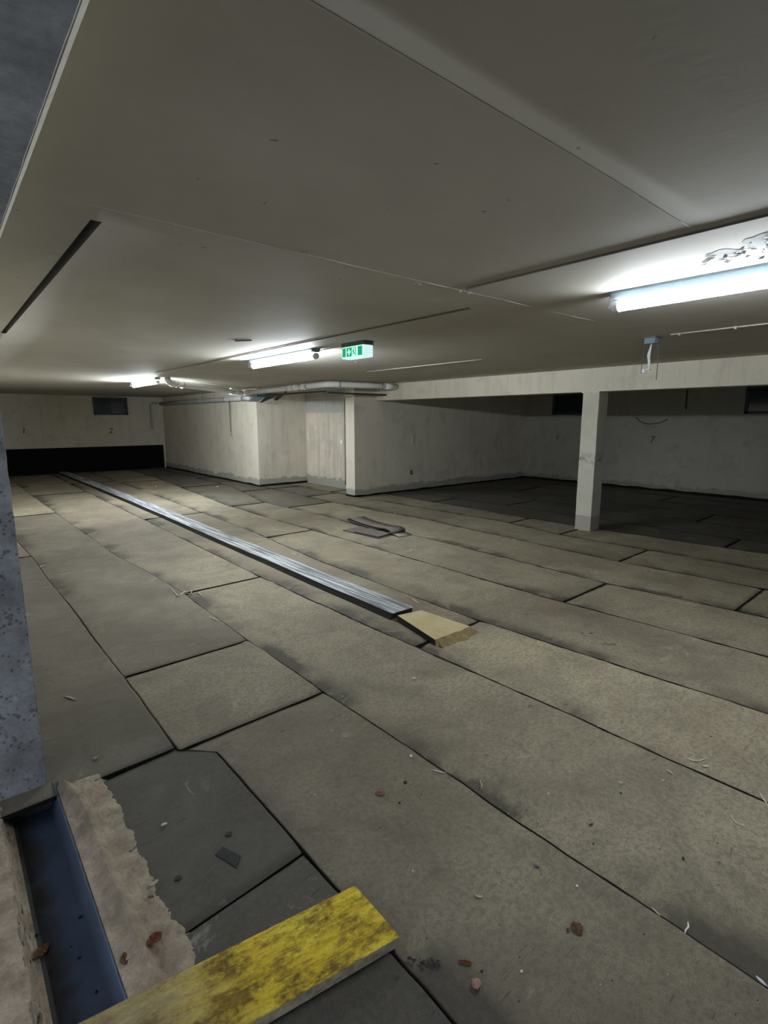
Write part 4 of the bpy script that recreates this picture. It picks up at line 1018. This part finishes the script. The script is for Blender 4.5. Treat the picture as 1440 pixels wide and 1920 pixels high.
fibre([(1285, 1420), (1300, 1426), (1312, 1427), (1326, 1421)], 0.0028, M['fibre'], 'forked pale fibre above the white leaf-like scrap')
fibre([(1250, 1444), (1257, 1447), (1262, 1452)], 0.0028, M['fibre'], 'small white curl left of the white leaf-like scrap')
fibre([(1424, 1485), (1432, 1499), (1440, 1513)], 0.0028, M['fibre'], 'pale fibres at the end of the second seam')
fibre([(808, 1443), (822, 1446), (838, 1449)], 0.0030, M['fibre'], 'pale fibre lying across the long dark seam')
fibre([(900, 1462), (904, 1474), (901, 1478)], 0.0018, M['fibre'], 'thin pale thread right of the long dark seam')
fibre([(772, 1121), (780, 1127), (786, 1131)], 0.0035, M['fibre'], 'pale thread behind the tan board')
fibre([(1159, 1465), (1164, 1468), (1168, 1467)], 0.002, M['fibre'], 'small pale thread left of the white curl')
fibre([(455, 1206), (460, 1204), (464, 1203)], 0.004, M['wire_white'], 'small white fibre at the end of the cross seam')
fibre([(120, 1305), (134, 1308), (143, 1312)], 0.004, M['fibre'], 'pale splinter on the dark sheet near the pillar')
# flat dark patches stuck on the dark floor
def blot(p, pts, mat, label, name='tape_patch'):
    bm = bmesh.new(); R = random.Random(3); P = []
    for (a, b), (c_, d_) in zip(pts, pts[1:] + pts[:1]):
        for t in (0, 0.33, 0.66): P.append((a + (c_ - a) * t + R.uniform(-1, 1) * 0.0015, b + (d_ - b) * t + R.uniform(-1, 1) * 0.0015))
    prism(bm, P, 0.0025, P, 0.0, 0, 0); o = obj(name, bm, mat); o.location = p; return tag(o, label, 'patch')
q0 = fpos(428, 1607, 0.003); qs = [fpos(a, b, 0.003) - q0 for a, b in ((404, 1603), (418, 1588), (451, 1606), (444, 1628))]
blot(q0, [(q.x, q.y) for q in qs], M['chip_black'], 'black square tape patch on the dark floor sheet')
q0 = fpos(429, 1564, 0.004); blot(q0, [(0.013 * math.cos(t), 0.013 * math.sin(t)) for t in [2 * PI * i / 8 for i in range(8)]], M['chip_black'], 'round black blot above the square patch', 'tar_blot')
q0 = fpos(334, 1647, 0.004); blot(q0, [(0.012 * math.cos(t), 0.011 * math.sin(t)) for t in [2 * PI * i / 8 for i in range(8)]], M['chip_black'], 'round black blot left of the square patch', 'tar_blot')
for i, (a, b) in enumerate(((70, 1753), (95, 1820), (133, 1775), (148, 1796), (150, 1720), (180, 1860), (200, 1838), (60, 1850))):
    chip(fpos(a, b, -0.108), (0.014, 0.010, 0.008, 0.012, 0.014, 0.011, 0.010, 0.009)[i], M['chip_black'], 'dark crumb lying inside the blue channel', 'crumb', 'crumbs in the blue channel', 0.4, 0.6, 'dirt_crumb')
R = random.Random(21)
for i in range(46):
    a, b = R.uniform(560, 1430), R.uniform(1290, 1900)
    p = fpos(a, b, 0.005)
    if a < 770 and b > 1640: continue
    kc = R.choice(['black', 'black', 'brown', 'white'])
    chip(p, R.uniform(0.003, 0.008), M[{'black': 'chip_black', 'brown': 'leaf', 'white': 'chip_white'}[kc]], 'tiny %s crumb scattered on the open floor sheets' % kc, 'crumb', 'tiny %s crumbs on the floor' % kc, 0.5, 0.7, 'dirt_crumb')
# stains drawn as thin tar smears
def smear(uv, label, n=16, s=0.02, seed=1):
    R = random.Random(seed); bm = bmesh.new(); c_ = fpos(*uv[0], 0.0)
    for k_ in range(n):
        t = R.random() * (len(uv) - 1); i = int(t); f = t - i
        q = fpos(uv[i][0] + (uv[i + 1][0] - uv[i][0]) * f + R.gauss(0, 4), uv[i][1] + (uv[i + 1][1] - uv[i][1]) * f + R.gauss(0, 2.5), 0.0) - c_
        m = 9; rr = s * R.uniform(0.2, 1)
        vs = [bm.verts.new((q.x + rr * R.uniform(0.5, 1) * math.cos(2 * PI * j / m), q.y + rr * R.uniform(0.4, 1) * math.sin(2 * PI * j / m), 0.0075 + 0.0002 * k_)) for j in range(m)]
        bm.faces.new(vs)
    o = obj('tar_smear', bm, M['felt_edge']); o.location = (c_.x, c_.y, 0); return tag(o, label, 'stain')
smear([(765, 1803), (795, 1806), (822, 1812)], 'black tar smear right of the yellow plank end', 26, 0.009, 2)
sm = smear([(1093, 1188), (1110, 1197), (1135, 1205), (1150, 1215)], 'brown stain on the pale sheet right of the tan board', 16, 0.022, 4); sm.data.materials[0] = M['felt']
sm = smear([(945, 1033), (960, 1031), (968, 1038), (980, 1033)], 'scribbled grey mark on the sheet left of the column', 14, 0.022, 6); sm.data.materials[0] = M['felt_light']
